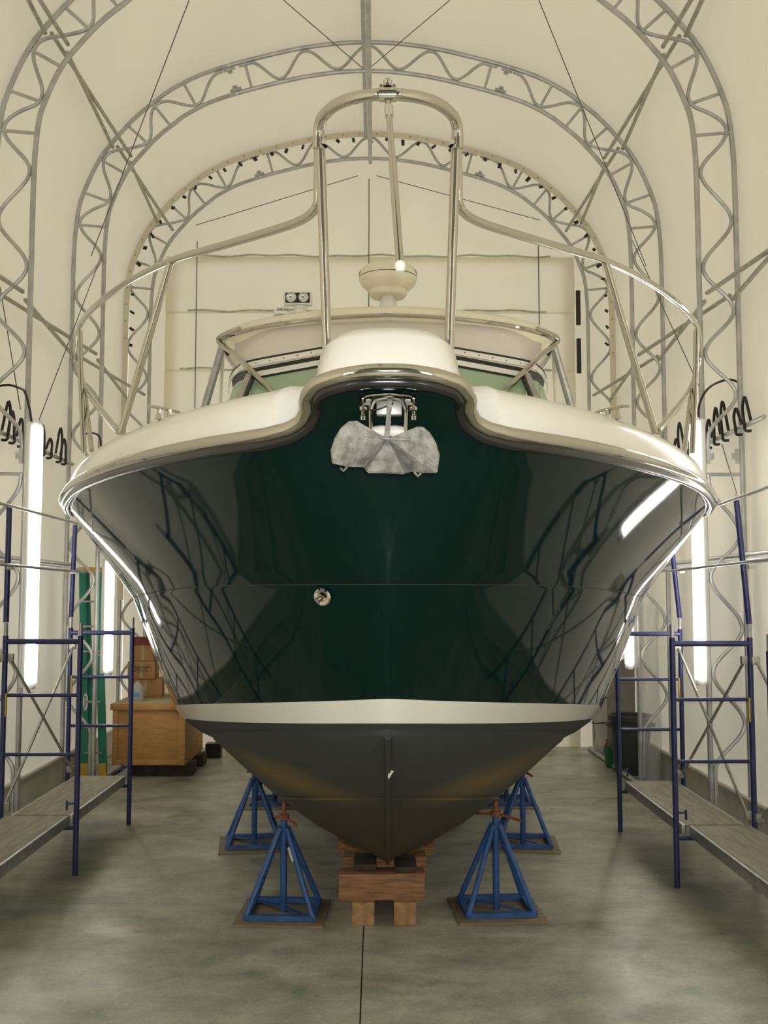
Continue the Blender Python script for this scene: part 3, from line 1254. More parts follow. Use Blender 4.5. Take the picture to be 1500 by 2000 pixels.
# trunk cabin under the windscreen
bm = B()
rows = []
for (w, y, z) in ((0.55, 5.4, 2.95), (0.62, 5.7, 3.12), (1.0, 6.6, 3.25), (1.25, 7.2, 3.32), (1.42, 8.2, 3.36), (1.45, 11.0, 3.36)):
    row = []
    for i in range(-12, 13):
        a = i / 12
        x = w * (abs(a) ** 0.8) * (1 if a > 0 else -1) if a else 0
        zz = 2.95 + (z - 2.95) * (1 - abs(a) ** 5) + 0.05 * (1 - a * a)
        row.append((x, y, zz))
    rows.append(row)
grid(bm, rows)
bmesh.ops.recalc_face_normals(bm, faces=bm.faces)
boat.part('cabin_top', bm, M['white'], angle=60)

# windscreen
top_pts = [(0, 668, 7.85), (70, 672, 7.87), (141, 684, 7.95), (268, 707, 8.15), (296, 720, 8.35), (309, 738, 8.6), (312, 760, 8.9)]


def wline(keys, n=8):
    h = cat_rom([atb(*k) for k in keys], n)
    return [mir(p) for p in h[:0:-1]] + h


def ribbon(name, keys_a, keys_b, th, m, parent=None, label=None, n=8):
    a, b = wline(keys_a, n), wline(keys_b, n)
    bm = B()
    strip_solid(bm, [a, b], th)
    return boat.part(name, bm, m, parent, label=label)


def sh(keys, dy, dY=0.0, dx=0.0):
    return [(k[0] + dx * (1 if k[0] else 0), k[1] + dy, k[2] + dY) for k in keys]


ws = ribbon('windscreen_frame', sh(top_pts, -1), sh(top_pts, 9, -0.03), 0.03, M['white'], label='white screwed windscreen frame')
ribbon('gasket', sh(top_pts, -5, 0.012), sh(top_pts, -1, 0.005), 0.02, M['black'], ws)
low_pts = [(0, 689, 7.76), (70, 694, 7.78), (141, 705, 7.86), (277, 730, 8.06)]
ribbon('gasket', sh(low_pts, -9, 0.02), sh(low_pts, -1, 0.01), 0.02, M['black'], ws)
ribbon('lower_frame_bar', sh(low_pts, -1), sh(low_pts, 9, -0.03), 0.03, M['stripe'], ws)
ribbon('gasket', sh(low_pts, 9, -0.02), sh(low_pts, 14, -0.03), 0.02, M['black'], ws)
for sg in (-1, 1):
    bm = B()
    cpts = [(277, 722, 8.14), (296, 730, 8.36), (305, 744, 8.6)]
    dpts = [(275, 738, 8.1), (292, 745, 8.34), (304, 756, 8.6)]
    a = [atb(sg * k[0], k[1], k[2]) for k in cpts]
    b = [atb(sg * k[0], k[1], k[2]) for k in dpts]
    strip_solid(bm, [cat_rom(a, 6), cat_rom(b, 6)], 0.02)
    boat.part('corner_gasket', bm, M['black'], ws)
    # sloping mullion: grey bar with black edge
    bm = B()
    bar(bm, atb(sg * 271, 735, 8.0), atb(sg * 302, 812, 7.45), 0.045, 0.05)
    boat.part('mullion', bm, M['alu'], ws)
    bm = B()
    bar(bm, atb(sg * 264, 737, 7.995), atb(sg * 295, 812, 7.44), 0.022, 0.05)
    boat.part('mullion_gasket', bm, M['black'], ws)
    # panes
    bm = B()
    n_ = 8
    lowk = [(0, 703, 7.74), (70, 708, 7.75), (141, 719, 7.83), (262, 741, 8.0)]
    botk = [(0, 830, 6.95), (75, 834, 6.97), (150, 842, 7.05), (292, 842, 7.35)]
    a = cat_rom([atb(sg * k[0], k[1], k[2]) for k in lowk], 6)
    b = cat_rom([atb(sg * k[0], k[1], k[2]) for k in botk], 6)
    strip_solid(bm, [[p.lerp(q, u) for p, q in zip(a, b)] for u in (0, .5, 1)], 0.008)
    boat.part('front_pane', bm, M['glass'], ws, label='green tinted windscreen pane')
    bm = B()
    a = cat_rom([atb(sg * k[0], k[1], k[2]) for k in ((278, 741, 8.05), (292, 748, 8.34), (304, 760, 8.62), (308, 775, 9.2))], 6)
    b = cat_rom([atb(sg * k[0], k[1], k[2]) for k in ((310, 842, 7.45), (322, 842, 7.9), (330, 842, 8.4), (330, 842, 9.2))], 6)
    strip_solid(bm, [[p.lerp(q, u) for p, q in zip(a, b)] for u in (0, .5, 1)], 0.008)
    boat.part('side_pane', bm, M['glass'], ws, label='green tinted side pane')
    for k in range(5):
        p = atb(sg * (150 + 27 * k), 690 + 5.0 * k, 7.93 + 0.04 * k)
        bm = B()
        lathe(bm, [(0, 0.004), (0.007, 0.003), (0.008, 0)], p + Vector((0, -0.02, 0)), 8, (0, -1, 0))
        boat.part('screw', bm, M['steel'], ws)

# clear vinyl between windscreen and hardtop
ribbon('vinyl_curtain', [(0, 625, 8.25), (140, 630, 8.28), (238, 644, 8.36), (300, 668, 8.6)],
       [(0, 664, 7.9), (141, 680, 8.0), (250, 700, 8.2), (296, 716, 8.4)], 0.006, M['vinyl'], label='clear plastic curtain above the windscreen')

# hardtop
rim = [(0, 610, 8.20), (118, 616, 8.22), (238, 631, 8.32), (300, 646, 8.48), (322, 656, 8.66), (327, 662, 8.9)]
half = cat_rom([atb(*k) for k in rim], 8)
half += [Vector((half[-1].x + 0.02, y, half[-1].z - 0.02)) for y in (9.4, 10.2, 11.0)]
rows = []
prf = [(0.0, -0.02), (0.0, 0.015), (0.02, 0.045), (0.07, 0.075), (0.2, 0.10), (0.45, 0.12)]
for ins, dz in prf:
    row = []
    for i, p in enumerate(half):
        a = half[max(0, i - 1)]
        b = half[min(len(half) - 1, i + 1)]
        d = b - a
        if i == 0:
            d = Vector((1, 0, 0))
        d.z = 0
        d.normalize()
        nrm = Vector((-d.y, d.x, 0))
        q = p + nrm * ins + Vector((0, 0, dz))
        q.x = max(0, q.x)
        row.append(q)
    rows.append(row)
inner = rows[-1]
rows.append([Vector((0, max(8.75, p.y), max(p.z, inner[0].z) + 0.02)) for p in inner])
under = [[Vector((p.x, p.y, p.z - 0.02)) for p in half]]
under.append([Vector((p.x * 0.93, p.y + 0.10 * (1 - min(1, i / 30)), p.z - 0.01)) for i, p in enumerate(half)])
under.append([Vector((0, max(8.6, p.y), half[0].z + 0.0)) for p in half])
bm = B()
grid(bm, [[mir(p) for p in r[:0:-1]] + r for r in under[::-1]] + [[mir(p) for p in r[:0:-1]] + r for r in rows])
bmesh.ops.remove_doubles(bm, verts=bm.verts, dist=0.0008)
bmesh.ops.recalc_face_normals(bm, faces=bm.faces)
ht = boat.part('hardtop', bm, M['cream'], label='cream hardtop roof', angle=50)
hr = [mir(p) for p in half[:0:-1]] + half
boat.part('hardtop_rail', tb([p + Vector((0, -0.012, -0.024)) for p in hr], 0.018, 8), M['chrome'], ht, label='polished tube under the roof edge')
vb = [Vector((p.x * 0.985, p.y + 0.02, p.z - 0.035)) for p in half[:41]]
vc = [Vector((p.x * 0.955, p.y + 0.07, p.z - 0.105 + 0.03 * (1 - p.x / 1.4))) for p in half[:41]]
bm = B()
strip_solid(bm, [[mir(p) for p in r[:0:-1]] + r for r in (vb, vc)], 0.01)
boat.part('valance', bm, M['yellow_tape'], ht, label='yellowish lining below the roof edge')
for sg in (-1, 1):
    # bent corner, raking front brace and aft leg
    c0 = atb(sg * 318, 652, 8.6)
    P = cat_rom([atb(sg * 290, 643, 8.42), atb(sg * 322, 655, 8.55), atb(sg * 331, 664, 8.62), atb(sg * 322, 676, 8.55), atb(sg * 300, 692, 8.35)], 8)
    P += [atb(sg * 213, 778, 7.5), atb(sg * 150, 840, 7.0)]
    boat.part('roof_brace', tb(P, 0.024, 10), M['chrome'], label='polished brace from roof corner to foredeck')
    boat.part('roof_leg', tb([atb(sg * 322, 672, 8.8), atb(sg * 360, 802, 9.0), atb(sg * 400, 945, 9.1)], 0.034, 10), M['alu'], label='grey sloping roof leg')
    boat.part('roof_pole', tb([atb(sg * 322, 690, 8.9), atb(sg * 329, 802, 8.95), atb(sg * 330, 870, 8.95)], 0.014, 8), M['cream'])
    bm = B()
    bar(bm, atb(sg * 318, 683, 8.6), atb(sg * 312, 694, 8.6), 0.03, 0.03)
    boat.part('brace_foot', bm, M['black'])

# radar dome
rc = atb(0, 590, 8.8)
rz = rc.z
post = B()
lathe(post, [(0, -0.1), (0.085, -0.1), (0.07, 0.02), (0.058, 0.05), (0.058, 0.13), (0, 0.13)], rc, 24)
rad = boat.part('radar_post', post, M['white'])
dz = rz + 0.045
bm = B()
lathe(bm, [(0, 0.0), (0.15, 0.0), (0.165, 0.015), (0.165, 0.055), (0.16, 0.06)], (0, 8.8, dz), 40)
boat.part('radar_base', bm, M['cream'], rad)
bm = B()
lathe(bm, [(0.155, 0.05), (0.19, 0.065), (0.24, 0.11), (0.256, 0.155), (0.254, 0.163), (0.249, 0.166)], (0, 8.8, dz), 48)
lathe(bm, [(0.249, 0.166), (0.255, 0.170), (0.25, 0.21), (0.232, 0.245), (0.19, 0.272), (0.1, 0.288), (0, 0.292)], (0, 8.8, dz), 48)
boat.part('radar_dome', bm, M['cream'], rad, label='cream radar dome')
bm = B()
lathe(bm, [(0.2515, 0.1645), (0.2545, 0.166), (0.2545, 0.1685), (0.2515, 0.170)], (0, 8.8, dz), 48)
boat.part('dome_joint', bm, M['rubber'], rad)
for word, a0 in (('Raymarine', 0.14), ('Raymarine', PI - 0.14)):
    bm = text_bm(word, 0.055, 0.001)
    for v in bm.verts:
        ang = a0 + v.co.x / 0.252
        zt = 0.215 + v.co.z
        rr = (0.2555 - (zt - 0.17) * 0.125 if zt < 0.21 else 0.2505 - (zt - 0.21) * 0.514) + 0.003 - v.co.y
        v.co = Vector((math.cos(ang) * rr, 8.8 + math.sin(ang) * rr, dz + zt))
    boat.part('dome_lettering', bm, M['red'], rad, smooth=False)

# twin work light and satellite puck on the roof
wl = atb(-176, 590, 8.7)
bm = B()
box(bm, wl.x - 0.125, wl.x + 0.125, 8.66, 8.74, wl.z - 0.035, wl.z + 0.085, 0.015)
wp = boat.part('work_light', bm, M['white'], label='white twin-lens work light on the roof')
bm = B()
box(bm, wl.x - 0.105, wl.x + 0.105, 8.650, 8.662, wl.z - 0.018, wl.z + 0.068)
boat.part('light_bezel', bm, M['black'], wp)
for k in (-1, 1):
    bm = B()
    lathe(bm, [(0, 0.004), (0.02, 0.005), (0.042, 0.016), (0.044, 0.018), (0.036, 0.0)], (wl.x + k * 0.053, 8.652, wl.z + 0.025), 20, (0, -1, 0))
    boat.part('lens', bm, M['lens'], wp)
bm = B()
lathe(bm, [(0, -0.13), (0.055, -0.13), (0.05, -0.07), (0.062, -0.06), (0.062, -0.045), (0.04, -0.035), (0, -0.03)], (wl.x + 0.02, 8.7, wl.z), 20)
boat.part('light_foot', bm, M['white'], wp)
pk = atb(-206, 607, 8.45)
bm = B()
lathe(bm, [(0, -0.05), (0.072, -0.045), (0.078, -0.02), (0.074, 0.0), (0.04, 0.022), (0, 0.026)], pk, 28)
pp = boat.part('antenna_puck', bm, M['white'], label='small white antenna puck on the roof')
bm = text_bm('FURUNO', 0.028, 0.001)
for v in bm.verts:
    a = -PI / 2 + 0.2 + v.co.x / 0.080
    v.co = pk + Vector((math.cos(a) * (0.080 - v.co.y), math.sin(a) * (0.080 - v.co.y), -0.012 + v.co.z))
boat.part('puck_lettering', bm, M['ink'], pp, smooth=False)

# bow rail
for sg in (-1, 1):
    rl = [(134, 255, 3.50), (136, 262, 3.56), (136, 290, 3.64), (137, 385, 3.68), (140, 402, 3.70), (150, 417, 3.73), (172, 431, 3.80), (215, 447, 3.93),
          (318, 478, 4.28), (425, 510, 4.72), (510, 552, 5.2), (565, 592, 5.65), (594, 622, 6.05), (605, 645, 6.35), (609, 675, 6.6), (607, 700, 6.75), (603, 722, 6.72),
          (594, 752, 6.45), (575, 783, 5.9), (527, 842, 4.95)]
    P = cat_rom([atb(sg * a, b, c) for a, b, c in rl], 8)
    side = boat.part('bow_rail', tb(P, 0.0175, 12), M['chrome'], label='polished side rail sweeping aft')
    boat.part('stanchion', tb([atb(sg * 424, 512, 4.72), atb(sg * 522, 845, 4.95)], 0.0175, 12), M['chrome'])
    boat.part('stanchion', tb([atb(sg * 602, 645, 6.3), atb(sg * 601, 720, 6.3), atb(sg * 594, 885, 6.25)], 0.017, 12), M['chrome'])
    boat.part('stanchion', tb([atb(sg * 594, 752, 6.45), atb(sg * 579, 880, 6.1)], 0.015, 12), M['chrome'])
    boat.part('stanchion', tb([atb(sg * 133, 262, 3.5), atb(sg * 119, 690, 3.62)], 0.0175, 14), M['chrome'], label='upright polished post on the bow')
    bm = B()
    lathe(bm, [(0.0, 0.02), (0.02, 0.02), (0.024, 0.01), (0.026, 0)], atb(sg * 132.5, 286, 3.503), 16)
    boat.part('collar', bm, M['steel'])
hoop = [(-136, 290, 3.50), (-136, 262, 3.49), (-134, 245, 3.475), (-126, 226, 3.44), (-100, 204, 3.36), (-60, 190, 3.29), (0, 184, 3.255), (60, 190, 3.29), (100, 204, 3.36), (126, 226, 3.44),
        (134, 245, 3.475), (136, 262, 3.49), (136, 290, 3.50)]
boat.part('rail_hoop', tb(cat_rom([atb(*k) for k in hoop], 8), 0.0205, 14), M['chrome'], label='polished hoop at the front of the bow rail')
hc = atb(-1, 184, 3.255)
bm = B()
tube(bm, [hc + Vector((-0.028, 0, 0)), hc + Vector((0.028, 0, 0))], 0.0245, 16)
clampo = boat.part('hoop_clamp', bm, M['chrome'])
bm = B()
lathe(bm, [(0, 0.03), (0.01, 0.03), (0.016, 0.022), (0.012, 0.012), (0.02, 0.008), (0.02, 0)], hc + Vector((0, 0, 0.022)), 14)
for k in (-1, 1):
    tube(bm, [hc + Vector((0, 0, 0.032)), hc + Vector((k * 0.026, 0, 0.03))], 0.004, 6)
boat.part('clamp_knob', bm, M['chrome'], clampo)
pa, pb_ = atb(0, 197, 3.255), atb(23, 515, 3.16)
mid_ = pa.lerp(pb_, 0.37)
bm = tb([pa, mid_], 0.0105, 12)
staff = boat.part('folding_staff', bm, M['chrome'], label='polished telescopic staff hanging from the hoop')
boat.part('staff_sleeve', tb([mid_, pb_], 0.0135, 12), M['chrome'], staff)
boat.part('staff_joint', tb([pa.lerp(pb_, 0.035), pa.lerp(pb_, 0.10)], 0.0145, 12), M['steel'], staff)
bm = B()
lathe(bm, [(0, -0.017), (0.012, -0.015), (0.018, 0.0), (0.017, 0.012), (0.012, 0.018), (0, 0.018)], atb(23.5, 521, 3.16), 18)
boat.part('staff_tip', bm, M['house'], staff, label='white ball tip')


# deck cleats
def deck_z(x, y):
    h = deck_tree.ray_cast(Vector((x, y, 6)), Vector((0, 0, -1)))
    return h[0].z if h[0] else 2.95


for sg in (-1, 1):
    best = None
    for i in range(40):                        # on the crown of the gunwale
        q = atb(sg * 441, 812, 4.2 + 0.04 * i)
        q.z = deck_z(q.x, q.y)
        if best is None or (q.z - EYE) / q.y > best[0]:
            best = ((q.z - EYE) / q.y, q)
    c = best[1] + Vector((0, 0.03, 0.004))
    d = Vector((sg * 0.55, -0.83, 0)).normalized()
    bm = B()
    tube(bm, cat_rom([c - d * 0.098 + Vector((0, 0, 0.040)), c - d * 0.05 + Vector((0, 0, 0.046)), c + d * 0.05 + Vector((0, 0, 0.046)),
                      c + d * 0.098 + Vector((0, 0, 0.040))], 6), 0.007, 8)
    for k in (-1, 1):
        tube(bm, [c + d * 0.034 * k + Vector((0, 0, -0.006)), c + d * 0.032 * k + Vector((0, 0, 0.02)), c + d * 0.031 * k + Vector((0, 0, 0.046))], 0.014, 8, rad=[0.015, 0.008, 0.009])
    boat.part('deck_cleat', bm, M['chrome'], label='polished mooring cleat')

# through-hull fitting on the port bow
fp = flare(0.62, 0.0)
p = lower(1.42, 0.9)
p = Vector((-p.x - 0.005, p.y - 0.02, p.z))
bm = B()
lathe(bm, [(0.02, 0.0), (0.034, 0.0), (0.036, 0.006), (0.030, 0.012), (0.021, 0.008), (0.02, -0.02), (0, -0.02)], p, 20, (-0.35, -1, -0.25))
boat.part('hull_fitting', bm, M['chrome'], label='small chrome drain fitting')

# anchor roller assembly in the stem
AY = 3.34


def ap(x, y, Y=AY):
    return atb(x - 758, y, Y)


bm = B()
obox(bm, (ap(728, 758, 3.40) + ap(790, 766, 3.40)) / 2, Vector((0.053, 0, 0)), Vector((0, 0.005, 0)), Vector((0, 0, 0.009)))
rol = boat.part('roller_opening', bm, M['house'], label='pale slot above the anchor roller')
bm = B()
obox(bm, ap(760, 797, 3.40), Vector((0.043, 0, 0)), Vector((0, 0.02, 0)), Vector((0, 0, 0.026)), 0.004)
boat.part('roller_plate', bm, M['alu'], rol)
for x in (723, 794):
    boat.part('side_bar', tb([ap(x, 757, 3.36), ap(x - (2 if x > 750 else -1), 842, 3.42)], 0.0065, 10), M['chrome'], rol)
P = cat_rom([ap(706, 778), ap(722, 772, AY - 0.01), ap(758, 769, AY - 0.02), ap(794, 772, AY - 0.01), ap(811, 777)], 8)
boat.part('bail', tb(P, 0.006, 8), M['chrome'], rol)
P = cat_rom([ap(724, 800), ap(730, 784, AY), ap(745, 778, AY), ap(758, 777, AY), ap(772, 778, AY), ap(786, 784, AY), ap(793, 800)], 6)
boat.part('arch_guard', tb(P, 0.007, 8), M['steel'], rol)
for x in (709, 808):
    bm = B()
    q = ap(x, 795)
    lathe(bm, [(0, 0.05), (0.006, 0.05), (0.006, 0.036), (0.012, 0.034), (0.012, 0.014), (0.007, 0.012), (0.007, 0.002), (0.013, 0), (0.013, -0.012),
               (0.006, -0.014), (0.006, -0.028), (0.009, -0.03), (0.009, -0.044), (0, -0.046)], q, 10)
    boat.part('clevis_bolt', bm, M['chrome'], rol)
    bm = B()
    bar(bm, ap(x, 786), ap(724 if x < 758 else 793, 786), 0.012, 0.02)
    boat.part('bracket', bm, M['steel'], rol)
for x in (740, 776):
    bm = B()
    lathe(bm, [(0, -0.024), (0.018, -0.024), (0.021, -0.01), (0.021, 0.01), (0.018, 0.024), (0, 0.024)], ap(x, 843, 3.44), 16, (1, 0, 0.12 if x < 758 else -0.12))
    boat.part('roller', bm, M['house'], rol, label='white nylon roller')
P = cat_rom([ap(718, 800, AY - 0.012), ap(735, 800, AY - 0.03), ap(752, 794, AY - 0.035), ap(766, 790, AY - 0.03), ap(767, 786, AY - 0.01)], 6)
boat.part('lashing', tb(P, 0.0025, 6), M['rubber'], rol)

# the anchor itself
AN = 3.22


def an(x, y, d=0.0):
    q = btow(atb(x - 758, y, AN))
    return q + Vector((0, d, 0))


anch = Thing('anchor', 'galvanized plough anchor hanging in the bow roller', 'anchor', an(757, 856), None)
V_ = an(757, 854, 0.03)
Lc, Rc = an(710, 908, 0.06), an(806, 917, 0.06)
Bl, Br = an(716, 921, -0.01), an(790, 924, -0.01)
Lw = [an(728, 845, 0.01), an(712, 833, -0.01), an(697, 825, -0.03), an(684, 827, -0.04), an(668, 841, -0.045), an(656, 862, -0.045), an(649, 884, -0.04), an(651, 907, -0.02), an(678, 910, 0.02)]
Rw = [an(782, 847, 0.01), an(800, 840, -0.01), an(815, 836, -0.03), an(824, 838, -0.04), an(836, 850, -0.045), an(848, 870, -0.045), an(855, 893, -0.04), an(851, 925, -0.02), an(826, 922, 0.02)]


def fan(bm, apex, rim_, sub=3):
    rows_ = [[apex.lerp(q, u) for q in rim_] for u in (0.0001, 0.35, 0.7, 1.0)]
    grid(bm, rows_)


bm = B()
fan(bm, V_, Lw + [Lc])
fan(bm, V_, [Lc, Bl, an(753, 923, -0.03), Br, Rc])
fan(bm, V_, [Rc] + Rw[::-1])
bmesh.ops.remove_doubles(bm, verts=bm.verts, dist=0.0005)
bmesh.ops.recalc_face_normals(bm, faces=bm.faces)
geo = bmesh.ops.solidify(bm, geom=list(bm.faces), thickness=0.009)
bmesh.ops.recalc_face_normals(bm, faces=bm.faces)
anch.part('fluke', bm, M['zinc'], angle=22)
bm = B()
bar(bm, an(756, 856, 0.03), an(762, 776, 0.075), 0.016, 0.03, (0, 1, 0))
anch.part('shank', bm, M['zinc'])
anch.part('cross_rod', tb([an(708, 850, -0.012), an(757, 856, 0.004), an(822, 861, -0.012)], 0.004, 8), M['zinc'])
for x, y, k in ((677, 912, -1), (810, 922, 1)):
    bm = B()
    tube(bm, [an(x, y, 0.01), an(x + 6 * k, y + 8, 0.0), an(x + 12 * k, y + 2, 0.01)], 0.004, 6)
    anch.part('lug', bm, M['zinc'])

# ------------------------------------------------------------------ jack stands, plywood pads
M['stand_grey'] = mat('worn_stand_paint', (0.05, 0.07, 0.12), 0.5, noise=0.2, scale=14)


def hull_z(x, y):
    """underside of the hull above the hall point (x, y)"""
    p = Vector((x * math.cos(THETA) - y * math.sin(THETA), x * math.sin(THETA) + y * math.cos(THETA), -0.5))
    h = hull_tree.ray_cast(p, Vector((0, 0, 1)))
    return (h[0].z, h[1]) if h[0] else (0.9, Vector((0, 0, -1)))


def boat_stand(x, y, ang, hw, hb, label, plabel, post_h):
    bm = B()
    box(bm, -0.30, 0.30, -0.30, 0.30, 0, 0.016, 0.002)
    o = solo('plywood_pad', bm, M['ply'], plabel, 'plywood', (0, 0, 0), 'plywood pads under the stands')
    o.location = (x, y, 0.0)
    o.rotation_euler = (0, 0, ang)
    post_h = min(post_h, hull_z(x, y)[0] - 0.16)
    T = Thing('boat_stand', label, 'stand', (0, 0, 0), 'blue boat stands', 0)
    z0 = 0.016
    hz = min(0.60, post_h - 0.06)
    rotm = Matrix.Rotation(ang, 3, 'Z')
    cs = [Vector((sx * 0.225, sy * 0.20, z0 + 0.02)) for sx, sy in ((-1, -1), (1, -1), (1, 1), (-1, 1))]
    cs = [rotm @ c for c in cs]
    for i in range(4):
        bm = B()
        bar(bm, cs[i], cs[(i + 1) % 4], 0.04, 0.035)
        T.part('base_bar', bm, M['blue_stand'])
    for i in range(4):
        bm = tb([cs[i], Vector((cs[i].x * 0.10, cs[i].y * 0.10, hz))], 0.019, 10)
        T.part('leg', bm, M['blue_stand'])
    post = T.part('post', tb([(0, 0, z0), (0, 0, post_h)], 0.024, 12), M['blue_stand'])
    bm = B()
    bar(bm, (0, 0, z0 + 0.03), cs[1] * 0.98, 0.03, 0.01)
    bar(bm, (0, 0, z0 + 0.03), cs[3] * 0.98, 0.03, 0.01)
    T.part('brace', bm, M['blue_stand'])
    zt, nrm = hull_z(x, y)
    T.part('screw', tb([(0, 0, post_h - 0.05), (0, 0, zt - 0.02)], 0.014, 10), M['orange'], label='rusty adjusting screw')
    bm = B()
    lathe(bm, [(0.015, 0.0), (0.036, 0.0), (0.036, 0.03), (0.015, 0.03)], (0, 0, post_h + 0.002), 8)
    hdir = rotm @ Vector((hw, -0.12, 0.0))
    tube(bm, [-hdir * 0.8 + Vector((0, 0, post_h - 0.005)), Vector((0, 0, post_h + 0.018)), hdir + Vector((0, 0, post_h - 0.01))], 0.010, 8)
    T.part('handle', bm, M['orange'], label='rusty wing nut handle')
    n = Vector((nrm.x, nrm.y, nrm.z))
    if n.z > 0:
        n = -n
    sx = n.cross(Vector((0, 1, 0))).normalized()
    sy = n.cross(sx).normalized()
    bm = B()
    obox(bm, Vector((0, 0, zt)) + n * 0.014, sx * 0.055, sy * 0.055, n * 0.012, 0.003)
    T.part('pad', bm, M['orange'])
    bm = B()
    tube(bm, [cs[1].lerp(Vector((0, 0, hz)), 0.62), cs[1].lerp(Vector((0, 0, hz)), 0.78)], 0.0205, 10)
    if hb:
        T.part('worn_patch', bm, M['primer'], label='bare worn patch')
    else:
        bm.free()
    T.o.location = (x, y, 0)
    return T


boat_stand(-0.635, 7.2, -0.05, 0.10, True, 'near left blue boat stand with white worn patch', 'plywood square under the near left stand', 0.71)
boat_stand(0.83, 7.25, 0.07, 0.15, False, 'near right blue boat stand with rusty wing handle', 'plywood square under the near right stand', 0.71)
boat_stand(-1.06, 9.1, 0.12, 0.08, False, 'left blue boat stand in the second row', 'plywood square under the second row left stand', 0.62)
boat_stand(1.278, 9.1, -0.08, 0.08, False, 'right blue boat stand in the second row', 'plywood square under the second row right stand', 0.62)
boat_stand(-1.053, 10.85, 0.02, 0.08, False, 'left blue boat stand farthest back', 'plywood square under the farthest left stand', 0.52)
boat_stand(1.356, 10.85, -0.02, 0.08, False, 'right blue boat stand farthest back', 'plywood square under the farthest right stand', 0.52)


# keel blocks
def timber(x0, x1, y0, y1, z0, z1, m, label, rz=0.0):
    y0, y1 = y0 + 0.2, y1 + 0.2
    c = Vector(((x0 + x1) / 2, (y0 + y1) / 2, z0))
    bm = B()
    box(bm, x0, x1, y0, y1, z0, z1, 0.006)
    for v in bm.verts:
        v.co += Vector((random.uniform(-1, 1), random.uniform(-1, 1), 0)) * 0.002
    o = solo('timber_block', bm, m, label, 'timber', c, 'keel blocking timbers')
    o.rotation_euler = (0, 0, rz)
    return o


timber(-0.160, -0.012, 6.74, 7.62, 0, 0.150, M['timber_end'], 'left floor timber at the front, end grain facing forward')
timber(0.118, 0.262, 6.74, 7.62, 0, 0.150, M['timber_end'], 'right floor timber at the front, end grain facing forward')
timber(-0.25, 0.325, 6.78, 6.95, 0.151, 0.325, M['timber'], 'reddish cross timber at the front of the keel blocks', 0.02)
timber(-0.24, 0.36, 7.32, 7.50, 0.151, 0.30, M['timber'], 'second cross timber behind the front one')
timber(-0.15, 0.002, 6.84, 7.14, 0.326, 0.372, M['timber_dark'], 'dark block under the keel, left one')
timber(0.126, 0.272, 6.80, 7.14, 0.326, 0.366, M['timber_dark'], 'dark block under the keel, right one')
timber(-0.20, -0.05, 8.0, 8.75, 0, 0.13, M['timber_end'], 'left floor timber of the rear keel stack')
timber(0.16, 0.31, 8.0, 8.75, 0, 0.13, M['timber_end'], 'right floor timber of the rear keel stack')
timber(-0.30, 0.46, 8.02, 8.2, 0.131, 0.285, M['timber'], 'pale cross timber of the rear keel stack')

# ------------------------------------------------------------------ scaffolds
FR_Z = 1.83


def scaffold(xi, sg, y, label):
    """xi: x of the leg next to the boat, sg: outward direction"""
    xo = xi + sg * 0.59
    T = Thing('scaffold_frame', label, 'scaffold', (xi, y, 0), 'blue scaffold frames')
    for x in (xi, xo):
        T.part('leg', tb([(x, y, 0.0), (x, y, FR_Z + 0.02)], 0.0215, 12), M['blue'])
        T.part('coupling_pin', tb([(x, y, FR_Z + 0.0205), (x, y, FR_Z + 0.12)], 0.017, 10), M['galv'], label='bright coupling pin')
    T.part('rung', tb([(xi, y, FR_Z - 0.025), (xo, y, FR_Z - 0.025)], 0.0215, 12), M['blue'])
    for z in (1.385, 0.925):
        T.part('rung', tb([(xi, y, z), (xo, y, z)], 0.014, 10), M['blue'])
    T.part('rung', tb([(xi, y, 0.36), (xo, y, 0.36)], 0.0155, 10), M['blue'])
    bm = B()
    c = Vector((xi, y, 0.55))
    bar(bm, c, c + Vector((sg * 0.07, -0.02, 0)), 0.016, 0.016)
    bar(bm, c + Vector((sg * 0.07, -0.02, 0.025)), c + Vector((sg * 0.07, -0.02, -0.05)), 0.016, 0.014)
    T.part('brace_latch', bm, M['blue'])
    bm = B()
    bar(bm, (xo - sg * 0.022, y - 0.012, 1.22), (xo - sg * 0.022, y - 0.012, 1.40), 0.012, 0.02, (0, 1, 0))
    T.part('sticker', bm, M['yellow'], label='yellow warning sticker')
    return T


LY = [6.45, 8.17, 9.90]
RY = [6.02, 7.80, 9.59]
lab = ['frame nearest the camera', 'near frame', 'far frame']
for i in range(3):
    if i:
        scaffold(-2.34, -1, LY[i], 'blue ladder-like scaffold %s at the left' % lab[i])
    else:
        scaffold(-2.40, -1, LY[i], 'blue ladder-like scaffold %s at the left' % lab[i])
    t_ = scaffold(2.243 + (0.06 if i == 0 else 0), 1, RY[i], 'blue ladder-like scaffold %s at the right' % lab[i])
    if i == 0:
        x_, y_ = 2.303, RY[0]
        bm = B()
        box(bm, x_ - 0.03, x_ + 0.03, y_ - 0.026, y_ - 0.022, 1.30, 1.50)
        t_.part('label_plate', bm, M['label'], label='white label on the leg')
        bm = B()
        for k in range(5):
            box(bm, x_ - 0.018, x_ + 0.012, y_ - 0.029, y_ - 0.0265, 1.32 + 0.034 * k, 1.335 + 0.034 * k)
            box(bm, x_ - 0.018, x_ - 0.010, y_ - 0.029, y_ - 0.0265, 1.32 + 0.034 * k, 1.345 + 0.034 * k)
        t_.part('label_print', bm, M['ink'])


